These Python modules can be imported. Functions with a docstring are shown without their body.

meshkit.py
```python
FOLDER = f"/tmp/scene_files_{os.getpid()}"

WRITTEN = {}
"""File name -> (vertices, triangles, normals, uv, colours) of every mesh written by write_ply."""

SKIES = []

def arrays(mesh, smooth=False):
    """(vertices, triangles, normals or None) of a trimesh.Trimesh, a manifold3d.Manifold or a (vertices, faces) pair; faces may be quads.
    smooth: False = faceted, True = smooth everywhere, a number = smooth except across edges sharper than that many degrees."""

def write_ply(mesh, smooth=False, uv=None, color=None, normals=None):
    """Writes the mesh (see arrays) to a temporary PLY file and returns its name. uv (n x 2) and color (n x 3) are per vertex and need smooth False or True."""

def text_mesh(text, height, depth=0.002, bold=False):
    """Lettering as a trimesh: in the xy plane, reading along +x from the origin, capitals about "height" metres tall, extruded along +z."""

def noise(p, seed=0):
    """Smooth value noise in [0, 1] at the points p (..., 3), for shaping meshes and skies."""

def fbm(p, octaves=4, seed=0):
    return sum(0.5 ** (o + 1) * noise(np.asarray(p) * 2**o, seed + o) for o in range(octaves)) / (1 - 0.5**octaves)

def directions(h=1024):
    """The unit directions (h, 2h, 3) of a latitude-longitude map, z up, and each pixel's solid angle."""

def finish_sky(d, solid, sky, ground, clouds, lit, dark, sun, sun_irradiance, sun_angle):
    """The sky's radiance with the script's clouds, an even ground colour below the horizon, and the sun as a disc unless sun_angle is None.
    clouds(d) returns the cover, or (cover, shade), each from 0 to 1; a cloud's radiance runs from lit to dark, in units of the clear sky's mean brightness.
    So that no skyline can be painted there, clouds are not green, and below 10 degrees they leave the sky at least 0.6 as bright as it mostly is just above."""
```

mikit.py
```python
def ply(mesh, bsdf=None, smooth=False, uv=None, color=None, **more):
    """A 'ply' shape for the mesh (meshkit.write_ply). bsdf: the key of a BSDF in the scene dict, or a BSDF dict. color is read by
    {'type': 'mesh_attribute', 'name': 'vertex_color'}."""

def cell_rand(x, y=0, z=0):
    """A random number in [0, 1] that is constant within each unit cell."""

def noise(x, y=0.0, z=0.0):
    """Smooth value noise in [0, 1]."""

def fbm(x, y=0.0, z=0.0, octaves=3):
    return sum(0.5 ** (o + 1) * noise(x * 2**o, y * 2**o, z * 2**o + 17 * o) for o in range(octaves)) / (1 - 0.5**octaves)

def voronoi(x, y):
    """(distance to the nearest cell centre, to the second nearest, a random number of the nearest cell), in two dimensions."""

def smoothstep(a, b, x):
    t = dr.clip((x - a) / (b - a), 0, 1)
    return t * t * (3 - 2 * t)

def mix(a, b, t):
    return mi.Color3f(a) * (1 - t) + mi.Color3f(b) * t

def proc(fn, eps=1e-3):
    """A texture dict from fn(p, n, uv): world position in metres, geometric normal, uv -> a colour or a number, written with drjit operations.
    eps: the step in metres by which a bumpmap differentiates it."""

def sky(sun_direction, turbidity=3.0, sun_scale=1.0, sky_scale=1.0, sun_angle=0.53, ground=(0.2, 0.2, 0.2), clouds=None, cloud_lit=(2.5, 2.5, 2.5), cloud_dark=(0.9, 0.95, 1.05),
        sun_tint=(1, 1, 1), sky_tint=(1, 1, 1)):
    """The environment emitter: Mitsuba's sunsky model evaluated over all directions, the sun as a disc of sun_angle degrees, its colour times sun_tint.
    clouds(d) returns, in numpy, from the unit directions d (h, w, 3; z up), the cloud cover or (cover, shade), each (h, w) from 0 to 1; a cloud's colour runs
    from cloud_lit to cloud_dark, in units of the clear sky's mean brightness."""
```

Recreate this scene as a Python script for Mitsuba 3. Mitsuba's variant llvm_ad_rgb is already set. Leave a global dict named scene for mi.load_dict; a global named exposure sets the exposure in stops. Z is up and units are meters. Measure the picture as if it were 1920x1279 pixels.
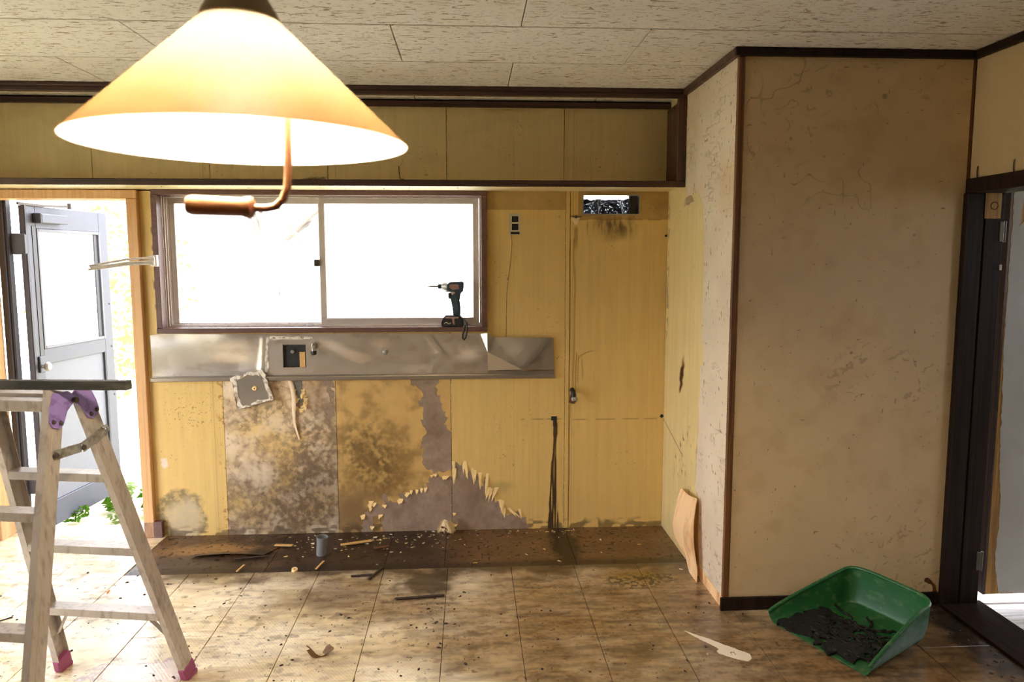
import math, random
import numpy as np, trimesh, drjit as dr, mitsuba as mi, mikit, meshkit
from shapely.geometry import Polygon, box as sbox, LineString
from shapely.ops import unary_union
from mikit import noise, fbm, voronoi, smoothstep, mix
T = mi.ScalarTransform4f

# ---------------------------------------------------------------- camera, sky, exposure
EYE = np.array([0, 0, 1.474])
PITCH, YAW, ROLL, FOCAL = .109, .056, -.001, 1393.0
fwd = np.array([math.sin(YAW) * math.cos(PITCH), math.cos(YAW) * math.cos(PITCH), -math.sin(PITCH)])
rgt = np.array([math.cos(YAW), -math.sin(YAW), 0])
upv = np.cross(rgt, fwd)
upv = math.cos(ROLL) * upv - math.sin(ROLL) * rgt
scene = {'camera': {'type': 'thinlens', 'fov': math.degrees(2 * math.atan(960 / FOCAL)), 'fov_axis': 'x', 'aperture_radius': .0032, 'focus_distance': 3.3,
                    'near_clip': .05, 'far_clip': 300.0, 'to_world': T().look_at(origin=EYE.tolist(), target=(EYE + fwd).tolist(), up=upv.tolist())}}
SKY = 80.0      # brightness of the even overcast
scene['sky'] = mikit.sky((.3, .5, .8), turbidity=4, sun_scale=0, sky_scale=1, ground=(.3, .3, .27), clouds=lambda d: (np.ones(d.shape[:2]), np.zeros(d.shape[:2])),
                         cloud_lit=(SKY * .97, SKY, SKY * 1.10), cloud_dark=(SKY, SKY, SKY))
BULB = 1000.0
exposure = 0.0

# ---------------------------------------------------------------- helpers
labels = {}
RNG = np.random.default_rng(7)


def numbered(key):
    if key not in scene and key not in labels:
        return key
    k = 1
    while f'{key}_{k:03d}' in scene or f'{key}_{k:03d}' in labels:
        k += 1
    return f'{key}_{k:03d}'


def put(parent, name, mesh, bsdf, smooth=False, label=None, **kw):
    """One entry of the scene: a part of parent, or a thing of one mesh where parent is None."""
    key = numbered(f'{parent}__{name}' if parent else name)
    scene[key] = mikit.ply(mesh, bsdf, smooth=smooth, **kw)
    if label and parent:
        labels[key] = {'label': label}
    return key


def solo(name, mesh, bsdf, smooth=False):
    scene[name] = mikit.ply(mesh, bsdf, smooth=smooth)


def thing(name, label, cat, group=None):
    key = numbered(name)
    labels[key] = {'label': label, 'category': cat}
    if group:
        labels[key]['group'] = group
    return key


def single(name, label, cat, mesh, bsdf, smooth=False, group=None, kind=None):
    key = put(None, name, mesh, bsdf, smooth)
    labels[key] = {'label': label, 'category': cat}
    if group:
        labels[key]['group'] = group
    if kind:
        labels[key]['kind'] = kind
    return key


def setting(name, label=None):
    labels[name] = {'kind': 'structure'}
    if label:
        labels[name]['label'] = label
    return name


def lin(*rgb):
    return [((c / 255 + .055) / 1.055) ** 2.4 if c > 10 else c / 255 / 12.92 for c in rgb]


def cat(*ms):
    return trimesh.util.concatenate([m for m in ms if m is not None])


def bx(x0, x1, y0, y1, z0, z1, b=0.0):
    """A box; b > 0 chamfers its edges."""
    if b <= 0:
        m = trimesh.creation.box((x1 - x0, y1 - y0, z1 - z0))
        m.apply_translation(((x0 + x1) / 2, (y0 + y1) / 2, (z0 + z1) / 2))
        return m
    b = min(b, (x1 - x0) / 2.1, (y1 - y0) / 2.1, (z1 - z0) / 2.1)
    pts = []
    for x, sx in ((x0, 1), (x1, -1)):
        for y, sy in ((y0, 1), (y1, -1)):
            for z, sz in ((z0, 1), (z1, -1)):
                pts += [(x + sx * b, y + sy * b, z), (x + sx * b, y, z + sz * b), (x, y + sy * b, z + sz * b)]
    return trimesh.convex.convex_hull(np.array(pts))


def polys(p):
    return [g for g in getattr(p, 'geoms', [p]) if g.geom_type == 'Polygon' and g.area > 1e-7]


def ext(poly, h):
    return cat(*[trimesh.creation.extrude_polygon(g, h, engine='earcut') for g in polys(poly)])


def onto(m, a, b, c, o=(0, 0, 0)):
    """Places a mesh's x, y, z along the axes a, b, c (right-handed) at o."""
    M = np.eye(4)
    M[:3, 0], M[:3, 1], M[:3, 2], M[:3, 3] = a, b, c, o
    m.apply_transform(M)
    return m


def xz(poly, y, h):
    """A polygon of (x, z) as a slab whose front is at y - h and back at y."""
    return onto(ext(poly, h), (1, 0, 0), (0, 0, 1), (0, -1, 0), (0, y, 0))


def yz(poly, x, h):
    """A polygon of (y, z) as a slab from x - h (its front) to x."""
    P = unary_union([Polygon([(-a, b) for a, b in g.exterior.coords], [[(-a, b) for a, b in r.coords] for r in g.interiors]) for g in polys(poly)])
    return onto(ext(P, h), (0, -1, 0), (0, 0, 1), (-1, 0, 0), (x, 0, 0))


def xy(poly, z, h):
    m = ext(poly, h)
    m.apply_translation((0, 0, z))
    return m


def ragged(pts, amp, step=.012, seed=0, closed=True):
    p = np.array(pts, float)
    if closed:
        p = np.vstack([p, p[:1]])
    ln = LineString(p)
    n = max(4, int(ln.length / step))
    q = np.array([ln.interpolate(t).coords[0] for t in np.linspace(0, ln.length, n + 1)])
    d = np.stack([q[:, 0], q[:, 1], np.full(len(q), seed * 3.7)], 1)
    off = sum(np.stack([meshkit.noise(d * f + 3, seed) - .5, meshkit.noise(d * f + 71, seed + 5) - .5], 1) * a for f, a in ((60, 1.2), (150, .9)))
    q = q + off * amp
    return Polygon(q[:-1] if closed else q).buffer(0)


def tube(pts, r, sides=8, caps=True):
    p = np.array(pts, float)
    r = np.broadcast_to(r, len(p))
    t = np.gradient(p, axis=0)
    t /= np.linalg.norm(t, axis=1, keepdims=True)
    a = np.cross(t[0], (0, 0, 1) if abs(t[0][2]) < .9 else (1, 0, 0))
    rows = []
    for i in range(len(p)):
        a = a - t[i] * (a @ t[i])
        a /= np.linalg.norm(a)
        b = np.cross(t[i], a)
        w = np.arange(sides) * 2 * np.pi / sides
        rows.append(p[i] + r[i] * (np.cos(w)[:, None] * a + np.sin(w)[:, None] * b))
    v = np.vstack(rows)
    f = []
    for i in range(len(p) - 1):
        for j in range(sides):
            k = (j + 1) % sides
            f += [(i * sides + j, i * sides + k, (i + 1) * sides + k), (i * sides + j, (i + 1) * sides + k, (i + 1) * sides + j)]
    if caps:
        n = len(v)
        v = np.vstack([v, p[:1], p[-1:]])
        for j in range(sides):
            k = (j + 1) % sides
            f += [(n, k, j), (n + 1, (len(p) - 1) * sides + j, (len(p) - 1) * sides + k)]
    return trimesh.Trimesh(v, f, process=False)


def lathe(prof, o=(0, 0, 0), axis=(0, 0, 1), n=32):
    m = trimesh.creation.revolve(np.array(prof, float), sections=n)
    c = np.array(axis, float) / np.linalg.norm(axis)
    a = np.cross(c, (0, 1, 0) if abs(c[1]) < .9 else (1, 0, 0))
    a /= np.linalg.norm(a)
    return onto(m, a, np.cross(c, a), c, o)


def bar(p, q, wdir, w, t, b=.0015):
    """A bar from p to q, w wide along wdir and t thick across it."""
    p, q = np.array(p, float), np.array(q, float)
    c = (q - p) / np.linalg.norm(q - p)
    a = np.array(wdir, float) - c * (np.array(wdir) @ c)
    a /= np.linalg.norm(a)
    m = bx(-w / 2, w / 2, -t / 2, t / 2, 0, np.linalg.norm(q - p), b)
    return onto(m, a, np.cross(c, a), c, p)


def grid(fn, nu, nv, thick=0.0):
    """A sheet of (nu+1) x (nv+1) points fn(u, v), doubled to a thickness where given."""
    u, v = np.meshgrid(np.linspace(0, 1, nu + 1), np.linspace(0, 1, nv + 1), indexing='ij')
    P = np.array([fn(a, b) for a, b in zip(u.ravel(), v.ravel())], float)
    f = []
    for i in range(nu):
        for j in range(nv):
            k = i * (nv + 1) + j
            f += [(k, k + nv + 1, k + nv + 2), (k, k + nv + 2, k + 1)]
    m = trimesh.Trimesh(P, f, process=False)
    if not thick:
        return m
    N = m.vertex_normals
    n = len(P)
    ring = [i * (nv + 1) for i in range(nu + 1)] + [nu * (nv + 1) + j for j in range(1, nv + 1)] + [i * (nv + 1) + nv for i in range(nu - 1, -1, -1)] + [j for j in range(nv - 1, 0, -1)]
    V = np.vstack([P + N * thick / 2, P - N * thick / 2])
    F = list(f) + [(c + n, b + n, a + n) for a, b, c in f]
    for a, b in zip(ring, ring[1:] + ring[:1]):
        F += [(a, a + n, b), (b, a + n, b + n)]
    m = trimesh.Trimesh(V, F, process=False)
    m.fix_normals()
    return m


# ---------------------------------------------------------------- materials
def pr(fn, rough=.5, metal=0.0, spec=.5, bump=None, bscale=1.0, eps=1e-3, **more):
    d = {'type': 'principled', 'base_color': fn if isinstance(fn, dict) else ({'type': 'rgb', 'value': list(fn)} if not callable(fn) else mikit.proc(fn)), 'roughness': rough, 'metallic': metal, 'specular': spec, **more}
    if bump:
        d = {'type': 'bumpmap', 'arbitrary': mikit.proc(bump, eps=eps), 'scale': bscale, 'bsdf': d}
    return {'type': 'twosided', 'bsdf': d}


def blob(u, v, cu, cv, ru, rv, soft=.25, warp=.35, f=14.0, seed=0.0):
    """1 inside a stain with an uneven edge, 0 outside."""
    w = fbm(u * f, v * f, seed, octaves=4) - .5
    d = dr.sqrt(dr.square((u - cu) / ru) + dr.square((v - cv) / rv)) + w * warp * 2
    return 1 - smoothstep(1 - soft, 1 + soft, d)


def stripes(u):
    """The printed pattern of the old plywood: bands and thin darker lines."""
    band = noise(u * 28, 3.3) * .6 + noise(u * 95, 8.1) * .4
    line = smoothstep(.80, .95, noise(u * 210, 5.5)) * smoothstep(.3, .6, noise(u * 17, 1.2))
    return band, line


def panel_colour(u, v, base, dark):
    band, line = stripes(u)
    c = mix(base, dark, .15 + band * .35)
    c = mix(c, lin(120, 96, 45), line * .35)
    fine = fbm(u * 60, v * 7, 2.0)
    c = c * (.95 + .10 * fine)
    speck = smoothstep(.90, .96, noise((u * .8 + v * .6) * 130, (v * .8 - u * .6) * 130, 4.0)) * smoothstep(.50, .8, noise(u * 5, v * 5, 9.0))
    return mix(c, lin(90, 62, 30), speck * .5)


YB, YD = lin(214, 183, 116), lin(192, 156, 86)


def lower_panel(p, n, uv):
    u, v = p.x, p.z
    c = panel_colour(u, v, YB, YD)
    ra, rb = u * .8 + v * .6, v * .8 - u * .6
    m = fbm(ra * 15, rb * 15, 1.0, octaves=6)
    fine = fbm(rb * 55, ra * 55, 6.0, octaves=5)
    # second panel: pale, bleached and mottled with mould
    p1 = smoothstep(-1.312, -1.31, u) * smoothstep(-.719, -.721, u) * smoothstep(.95, .83, v)
    pale = mix(lin(214, 194, 166), lin(196, 170, 136), smoothstep(.3, .7, m))
    c = mix(c, pale, p1 * smoothstep(.25, .65, fbm(u * 6, v * 6, 3.0, octaves=4) + .12))
    grit = smoothstep(.30, .72, fine * .6 + m * .4)
    c = mix(c, lin(140, 114, 84), p1 * smoothstep(.42, .74, m * .45 + fine * .55) * .6)
    vein = smoothstep(.035, .0, dr.abs(fbm(ra * 21, rb * 21, 15.0, octaves=4) - .5)) * smoothstep(.45, .65, m)
    c = mix(c, lin(96, 74, 52), p1 * vein * .5)
    c = mix(c, lin(92, 74, 56), p1 * blob(u, v, -.90, .15, .44, .24, .8, .45) * (.58 + .42 * grit) * .9)
    c = mix(c, lin(84, 68, 50), p1 * blob(u, v, -.82, .30, .16, .13, .8, .6, seed=3.0) * (.4 + .6 * grit) * .8)
    c = mix(c, lin(104, 84, 62), p1 * blob(u, v, -.80, .48, .14, .22, .9, .6, seed=5.0) * grit * .75)
    c = mix(c, lin(116, 98, 72), p1 * blob(u, v, -1.03, .64, .18, .07, .9, .6, seed=6.0) * grit * .75)
    c = mix(c, lin(124, 98, 74), p1 * blob(u, v, -.80, .72, .09, .16, .7, .6, seed=9.0) * (.4 + .6 * m) * .7)
    # third panel: tan, a large olive-brown mould bloom
    p2 = smoothstep(-.722, -.72, u) * smoothstep(-.108, -.110, u) * smoothstep(.95, .83, v)
    c = mix(c, mix(lin(198, 162, 102), lin(176, 138, 84), m), p2 * .75)
    c = mix(c, lin(116, 90, 44), p2 * blob(u, v, -.52, .37, .20, .24, .6, .45, seed=1.0) * (.5 + .5 * grit) * .85)
    c = mix(c, lin(86, 70, 38), p2 * blob(u, v, -.58, .45, .12, .11, .8, .6, seed=2.0) * grit * .85)
    c = mix(c, lin(86, 64, 34), p2 * blob(u, v, -.47, .33, .08, .10, .8, .6, seed=6.0) * grit * .7)
    c = mix(c, lin(104, 80, 54), p2 * blob(u, v, -.62, .08, .14, .14, .7, .5, seed=4.0) * .8)
    c = mix(c, lin(130, 98, 58), p2 * smoothstep(.45, .75, m) * .45)
    # first panel: grey mould at the foot, rust spots along its right edge
    p0 = smoothstep(-1.308, -1.312, u) * smoothstep(1.0, .83, v)
    ring = blob(u, v, -1.55, .10, .125, .15, .12, .3)
    inner = blob(u, v, -1.54, .085, .095, .11, .3, .3, seed=2.0)
    c = mix(c, mix(lin(150, 132, 92), lin(176, 164, 138), inner), p0 * ring * (.45 + .5 * fine))
    c = mix(c, lin(112, 96, 62), p0 * (ring * (1 - inner)) * smoothstep(.35, .6, fine) * .7)
    rust = smoothstep(.60, .80, fbm(ra * 60, rb * 60, 7.0)) * smoothstep(.05, .0, dr.abs(u + 1.315)) * smoothstep(.9, .8, v)
    c = mix(c, lin(148, 92, 44), rust * .8)
    peck = smoothstep(.80, .92, noise(ra * 130, rb * 130, 2.0)) * blob(u, v, -1.48, .68, .13, .12, .8, .5)
    c = mix(c, lin(110, 82, 50), peck * .6)
    c = mix(c, lin(214, 204, 190), p0 * blob(u, v, -1.632, .395, .020, .028, .3, .5, 40.0) * .8)
    # a dark run of rust and tar below the cut pipe, and yellow runs beside the joint
    wob = (noise(v * 9, 4.0) - .5) * .014
    half = .005 + .018 * smoothstep(.50, .0, v) + .005 * noise(v * 30, 1.0)
    run = smoothstep(half + .006, half, dr.abs(u - .452 - wob)) * smoothstep(.622, .60, v)
    gap = smoothstep(.40, .62, noise(u * 150, v * 6, 3.0)) * smoothstep(.5, .3, v)
    c = mix(c, lin(42, 23, 12), run * (1 - gap * .75) * .95)
    c = mix(c, lin(120, 78, 32), smoothstep(half + .028, half + .004, dr.abs(u - .46 - wob)) * (1 - run) * smoothstep(.60, .5, v) * smoothstep(.45, .7, noise(u * 60, v * 5, 5.0)) * .7)
    for cu, w_, top, bot, a in ((.556, .004, 1.60, .72, .45), (.571, .0025, .99, .74, .6), (.583, .002, .97, .76, .5), (.566, .009, 1.66, 1.50, .6), (.600, .002, .96, .80, .45), (.62, .0025, 1.69, 1.58, .5), (.536, .0022, 1.6, .0, .55)):
        k = (noise(v * 6, cu * 50) - .5) * .012
        c = mix(c, lin(126, 84, 24), smoothstep(w_ + .002, w_, dr.abs(u - cu - k)) * smoothstep(top, top - .03, v) * smoothstep(bot, bot + .08, v) * a)
    arc = dr.sqrt(dr.square((u - .68) / .115) + dr.square((v - .90) / .085))
    c = mix(c, lin(140, 100, 36), smoothstep(.08, .0, dr.abs(arc - 1)) * smoothstep(.93, .96, v) * smoothstep(.70, .62, u) * .55)
    # dark streaky smear below the vent, scratches
    c = mix(c, lin(74, 54, 36), blob(u, v, .765, 1.645, .10, .055, .75, .3, 16.0) * (.45 + .5 * smoothstep(.3, .7, fbm(u * 70, v * 16, 5.0))))
    for z, x0, x1 in ((.612, .26, .51), (.607, .54, 1.05), (1.685, .53, 1.05)):
        c = mix(c, lin(110, 84, 44), smoothstep(.005, .002, dr.abs(v - z + (noise(u * 7, 2.0) - .5) * .004)) * smoothstep(x0, x0 + .02, u) * smoothstep(x1, x1 - .02, u) * .45 * smoothstep(.2, .5, noise(u * 30, 6.0)))
    # brown grease left where the hood and its duct board hung, with their sharp outlines
    c = mix(c, lin(128, 92, 50), smoothstep(1.7345, 1.7365, v) * smoothstep(.085, .09, u) * smoothstep(.508, .506, u) * (.35 + .3 * m))
    c = mix(c, lin(120, 82, 40), smoothstep(1.684, 1.687, v) * smoothstep(.572, .576, u) * (.40 + .35 * m))
    scr = smoothstep(.58, .70, noise(u * 60, v * 30, 3.0) * .6 + m * .4) * smoothstep(-1.648, -1.634, u + .01 * (m - .5)) * smoothstep(-1.618, -1.622, u) * smoothstep(1.2, 1.26, v)
    c = mix(c, lin(92, 60, 44), scr * .85)
    # damp fringe along the foot of the boards
    c = mix(c, lin(70, 54, 34), smoothstep(.045, .0, v - .03 * noise(u * 40, 2.0)) * smoothstep(.35, .6, noise(u * 25, v * 60, 1.0)) * .7)
    green = blob(u, v, .16, .24, .06, .03, .8, .5, seed=8.0)
    return mix(c, lin(120, 116, 62), green * .35)


def upper_panel(p, n, uv):
    u, v = p.x, p.z
    c = panel_colour(u, v, lin(234, 212, 160), lin(210, 184, 124))
    stain = smoothstep(.5, .75, fbm(u * 5, v * 9, 4.0, octaves=4))
    return mix(c, lin(150, 122, 74), stain * .12)


def side_panel(p, n, uv):
    u, v = p.y, p.z
    c = panel_colour(u + 3.3, v, lin(218, 200, 148), lin(198, 176, 118))
    # a scorch, scratches and brown runs along the torn edge
    k = (v - .90) / .13
    half = .028 * dr.maximum(0, 1 - dr.abs(k)) + .0
    c0 = 3.63 - (v - .90) * .25
    burn = smoothstep(half + .016, half, dr.abs(u - c0 + (noise(v * 40, 1.0) - .5) * .02)) * smoothstep(1.02, .95, v) * smoothstep(.79, .82, v)
    core = smoothstep(half + .002, half - .01, dr.abs(u - c0 + (noise(v * 40, 1.0) - .5) * .02)) * smoothstep(.97, .93, v) * smoothstep(.80, .83, v)
    c = mix(c, lin(122, 66, 22), burn * .9)
    c = mix(c, lin(24, 20, 20), core)
    c = mix(c, lin(46, 40, 40), smoothstep(.035, .0, dr.abs(u - 3.955 + .03 * noise(v * 12, 2.0))) * smoothstep(.35, .65, fbm(u * 60, v * 40, 8.0)) * smoothstep(1.9, 1.6, v) * smoothstep(.9, 1.2, v) * .6)
    sc = smoothstep(.84, .9, noise(u * 70, v * 24, 4.0)) * blob(u, v, 3.58, .42, .16, .26, .6, .4)
    c = mix(c, lin(84, 60, 34), sc * .6)
    line = smoothstep(.006, .002, dr.abs(v - .60 + (u - 3.95) * -.28)) * smoothstep(3.55, 3.6, u)
    c = mix(c, lin(80, 60, 36), line * .55)
    edge = smoothstep(.05, .0, dr.abs(u - 3.34 + .03 * noise(v * 14, 5.0))) * smoothstep(.75, .6, v)
    return mix(c, lin(150, 102, 40), edge * .6)


def substrate(p, n, uv):
    m = fbm(p.x * 9, p.z * 9, 2.0, octaves=4)
    f = fbm(p.x * 80, p.z * 50, 2.0)
    c = mix(lin(158, 138, 120), lin(126, 106, 90), m)
    return mix(c, lin(92, 74, 60), smoothstep(.50, .75, fbm(p.x * 22, p.z * 22, 8.0, octaves=4)) * .25) * (.9 + .2 * f)


def paper_colour(u, v, base):
    c = mix(base, [b * .90 for b in base], fbm(u * 5, v * 5, 1.0, octaves=5))
    w = fbm(u * 11, v * 11, 5.0, octaves=4)
    c = mix(c, lin(160, 122, 70), smoothstep(.45, .85, w) * .18)
    rub = smoothstep(.80, .90, noise(u * 44 + 12 * w, v * 60 + 9 * w, 2.0)) * smoothstep(.60, .80, noise(u * 3.1, v * 3.1, 8.0))
    c = mix(c, lin(110, 80, 46), rub * .3)
    fleck = smoothstep(.955, .975, noise(u * 75, v * 75, 6.0))
    return mix(c, lin(84, 58, 34), fleck * .55)


def column_paper(p, n, uv):
    c = paper_colour(p.x, p.z, lin(214, 188, 148))
    # rubbed marks near the head of the wall, as the photograph shows
    k = noise(p.x * 17, p.z * 17, 3.0)
    mark = smoothstep(.030, .010, dr.abs(k - .55)) * smoothstep(.58, .72, noise(p.x * 11, p.z * 11, 8.0)) * blob(p.x, p.z, 1.42, 2.0, .40, .30, .6, .4)
    return mix(c, lin(90, 62, 34), mark * .45)


def side_paper(p, n, uv):
    c = mix(lin(216, 202, 180), lin(198, 182, 160), fbm(p.y * 6, p.z * 6, 1.0, octaves=5))
    c = mix(c, lin(120, 92, 60), smoothstep(.05, .0, dr.abs(fbm(p.y * 9, p.z * 30, 3.0, octaves=4) - .52)) * smoothstep(.5, .8, noise(p.y * 7, p.z * 7, 4.0)) * .35)
    sp = smoothstep(.86, .93, noise(p.y * 90, p.z * 40, 2.0))
    warm = smoothstep(.45, .7, fbm(p.y * 4, p.z * 4, 9.0)) * smoothstep(1.5, 1.8, p.z)
    return mix(mix(c, lin(110, 84, 54), sp * .55), lin(198, 162, 116), warm * .4)


def ribs(p, n, uv):
    return .5 + .5 * dr.sin(p.z * (2 * math.pi / .0085)) * (.6 + .8 * noise(p.x * 30 + p.y * 30, p.z * 3))


def ceiling_col(p, n, uv):
    u, v = p.x, p.y
    wob = 5 * noise(u * 9, v * 60, 2.0)
    dash = smoothstep(.74, .84, noise(u * 44 + wob, v * 150, 1.0)) * smoothstep(.25, .5, noise(u * 30, v * 70, 5.0) + .1)
    fine = smoothstep(.80, .90, noise(u * 85 + wob, v * 260, 7.0)) * .7
    c = mix(lin(220, 217, 210), lin(208, 202, 192), fbm(u * 2, v * 2, 4.0))
    return mix(c, lin(128, 106, 74), dr.maximum(dash, fine) * .8)


def floor_col(p, n, uv):
    u, v = p.x, p.y
    m = fbm(u * 4, v * 7, 1.0, octaves=5)
    s = fbm(u * 9, v * 40, 6.0, octaves=4)
    f = fbm(u * 70, v * 70, 2.0, octaves=3)
    wu, wv = fbm(u * 7, v * 7, 41.0) - .5, fbm(u * 7, v * 7, 51.0) - .5
    g1 = fbm((u + .1 * wu) * 8, (v + .1 * wv) * 30, 9.0, octaves=5)
    grit = smoothstep(.30, .70, .45 * s + .25 * g1 + .3 * f)
    c = mix(lin(236, 222, 194), lin(214, 194, 154), smoothstep(.25, .75, m))
    c = c * (.88 + .24 * f)
    # trodden-in dirt: streaks along the boards and rubbed patches, and brown stains in the right half that also paint in its weaker light
    c = mix(c, lin(120, 90, 56), smoothstep(.44, .76, s) * .26)
    c = mix(c, lin(112, 84, 54), smoothstep(.44, .78, g1) * .30)
    c = mix(c, lin(78, 56, 36), smoothstep(.56, .80, fbm(u * 23, v * 29, 12.0, octaves=5)) * .5)
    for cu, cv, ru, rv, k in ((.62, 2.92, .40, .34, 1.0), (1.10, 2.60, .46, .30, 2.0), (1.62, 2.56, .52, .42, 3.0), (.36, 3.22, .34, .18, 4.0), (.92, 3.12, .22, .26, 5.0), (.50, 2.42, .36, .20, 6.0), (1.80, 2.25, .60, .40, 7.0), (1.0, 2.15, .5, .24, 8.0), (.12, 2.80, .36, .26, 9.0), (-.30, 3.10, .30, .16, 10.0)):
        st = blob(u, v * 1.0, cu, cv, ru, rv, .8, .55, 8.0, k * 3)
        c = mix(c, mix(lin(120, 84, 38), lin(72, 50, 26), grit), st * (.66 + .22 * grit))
    # dirt washed out of the bare strip
    near = smoothstep(-1.62, -1.45, u + .25 * (m - .5))
    wash = smoothstep(3.12, 3.42, v + .26 * (m - .5) + .10 * (f - .5)) * near
    c = mix(c, lin(92, 66, 36), wash * .55)
    c = mix(c, lin(52, 36, 22), smoothstep(3.33, 3.43, v + .22 * (fbm(u * 9, v * 9, 3.0, octaves=4) - .5)) * near * .85)
    c = mix(c, lin(46, 30, 18), blob(u, v, -.22, 3.30, .12, .14, .35, .5) * .9)
    c = mix(c, lin(86, 58, 34), blob(u, v, -.66, 3.18, .20, .16, .6, .6, seed=2.0) * .6)
    c = mix(c, lin(120, 96, 32), blob(u, v, .78, 3.30, .13, .05, .5, .8, seed=4.0) * .7)
    c = mix(c, lin(44, 36, 22), blob(u, v, .80, 3.25, .15, .07, .5, .8, seed=5.0) * smoothstep(.4, .6, f) * .9)
    c = mix(c, lin(70, 48, 26), blob(u, v, 1.86, 2.72, .32, .40, .6, .5, seed=7.0) * .7)
    c = mix(c, lin(26, 18, 12), blob(u, v, 1.95, 2.70, .09, .42, .5, .7, seed=8.0) * .9)
    film = blob(u, v, -1.20, 2.60, .16, .09, .10, .7, 18.0)
    rimf = film * (1 - blob(u, v, -1.20, 2.60, .145, .078, .12, .7, 18.0))
    c = mix(mix(c, lin(206, 190, 190), film * .6), lin(120, 84, 92), rimf * .6)
    speck = smoothstep(.90, .94, noise(u * 70, v * 70, 3.0))
    c = mix(c, lin(52, 38, 28), speck * .6)
    hatch = .5 + .5 * dr.sin((u * .8 + v * .6) * (2 * math.pi / .011))
    return mix(c, c * .8, hatch * smoothstep(.42, .7, noise(u * 4, v * 4, 11.0)) * .5)


def floor_bump(p, n, uv):
    return fbm(p.x * 12, p.y * 12, 1.0) * 2 + (.5 + .5 * dr.sin((p.x * .8 + p.y * .6) * (2 * math.pi / .011))) * .25


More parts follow.
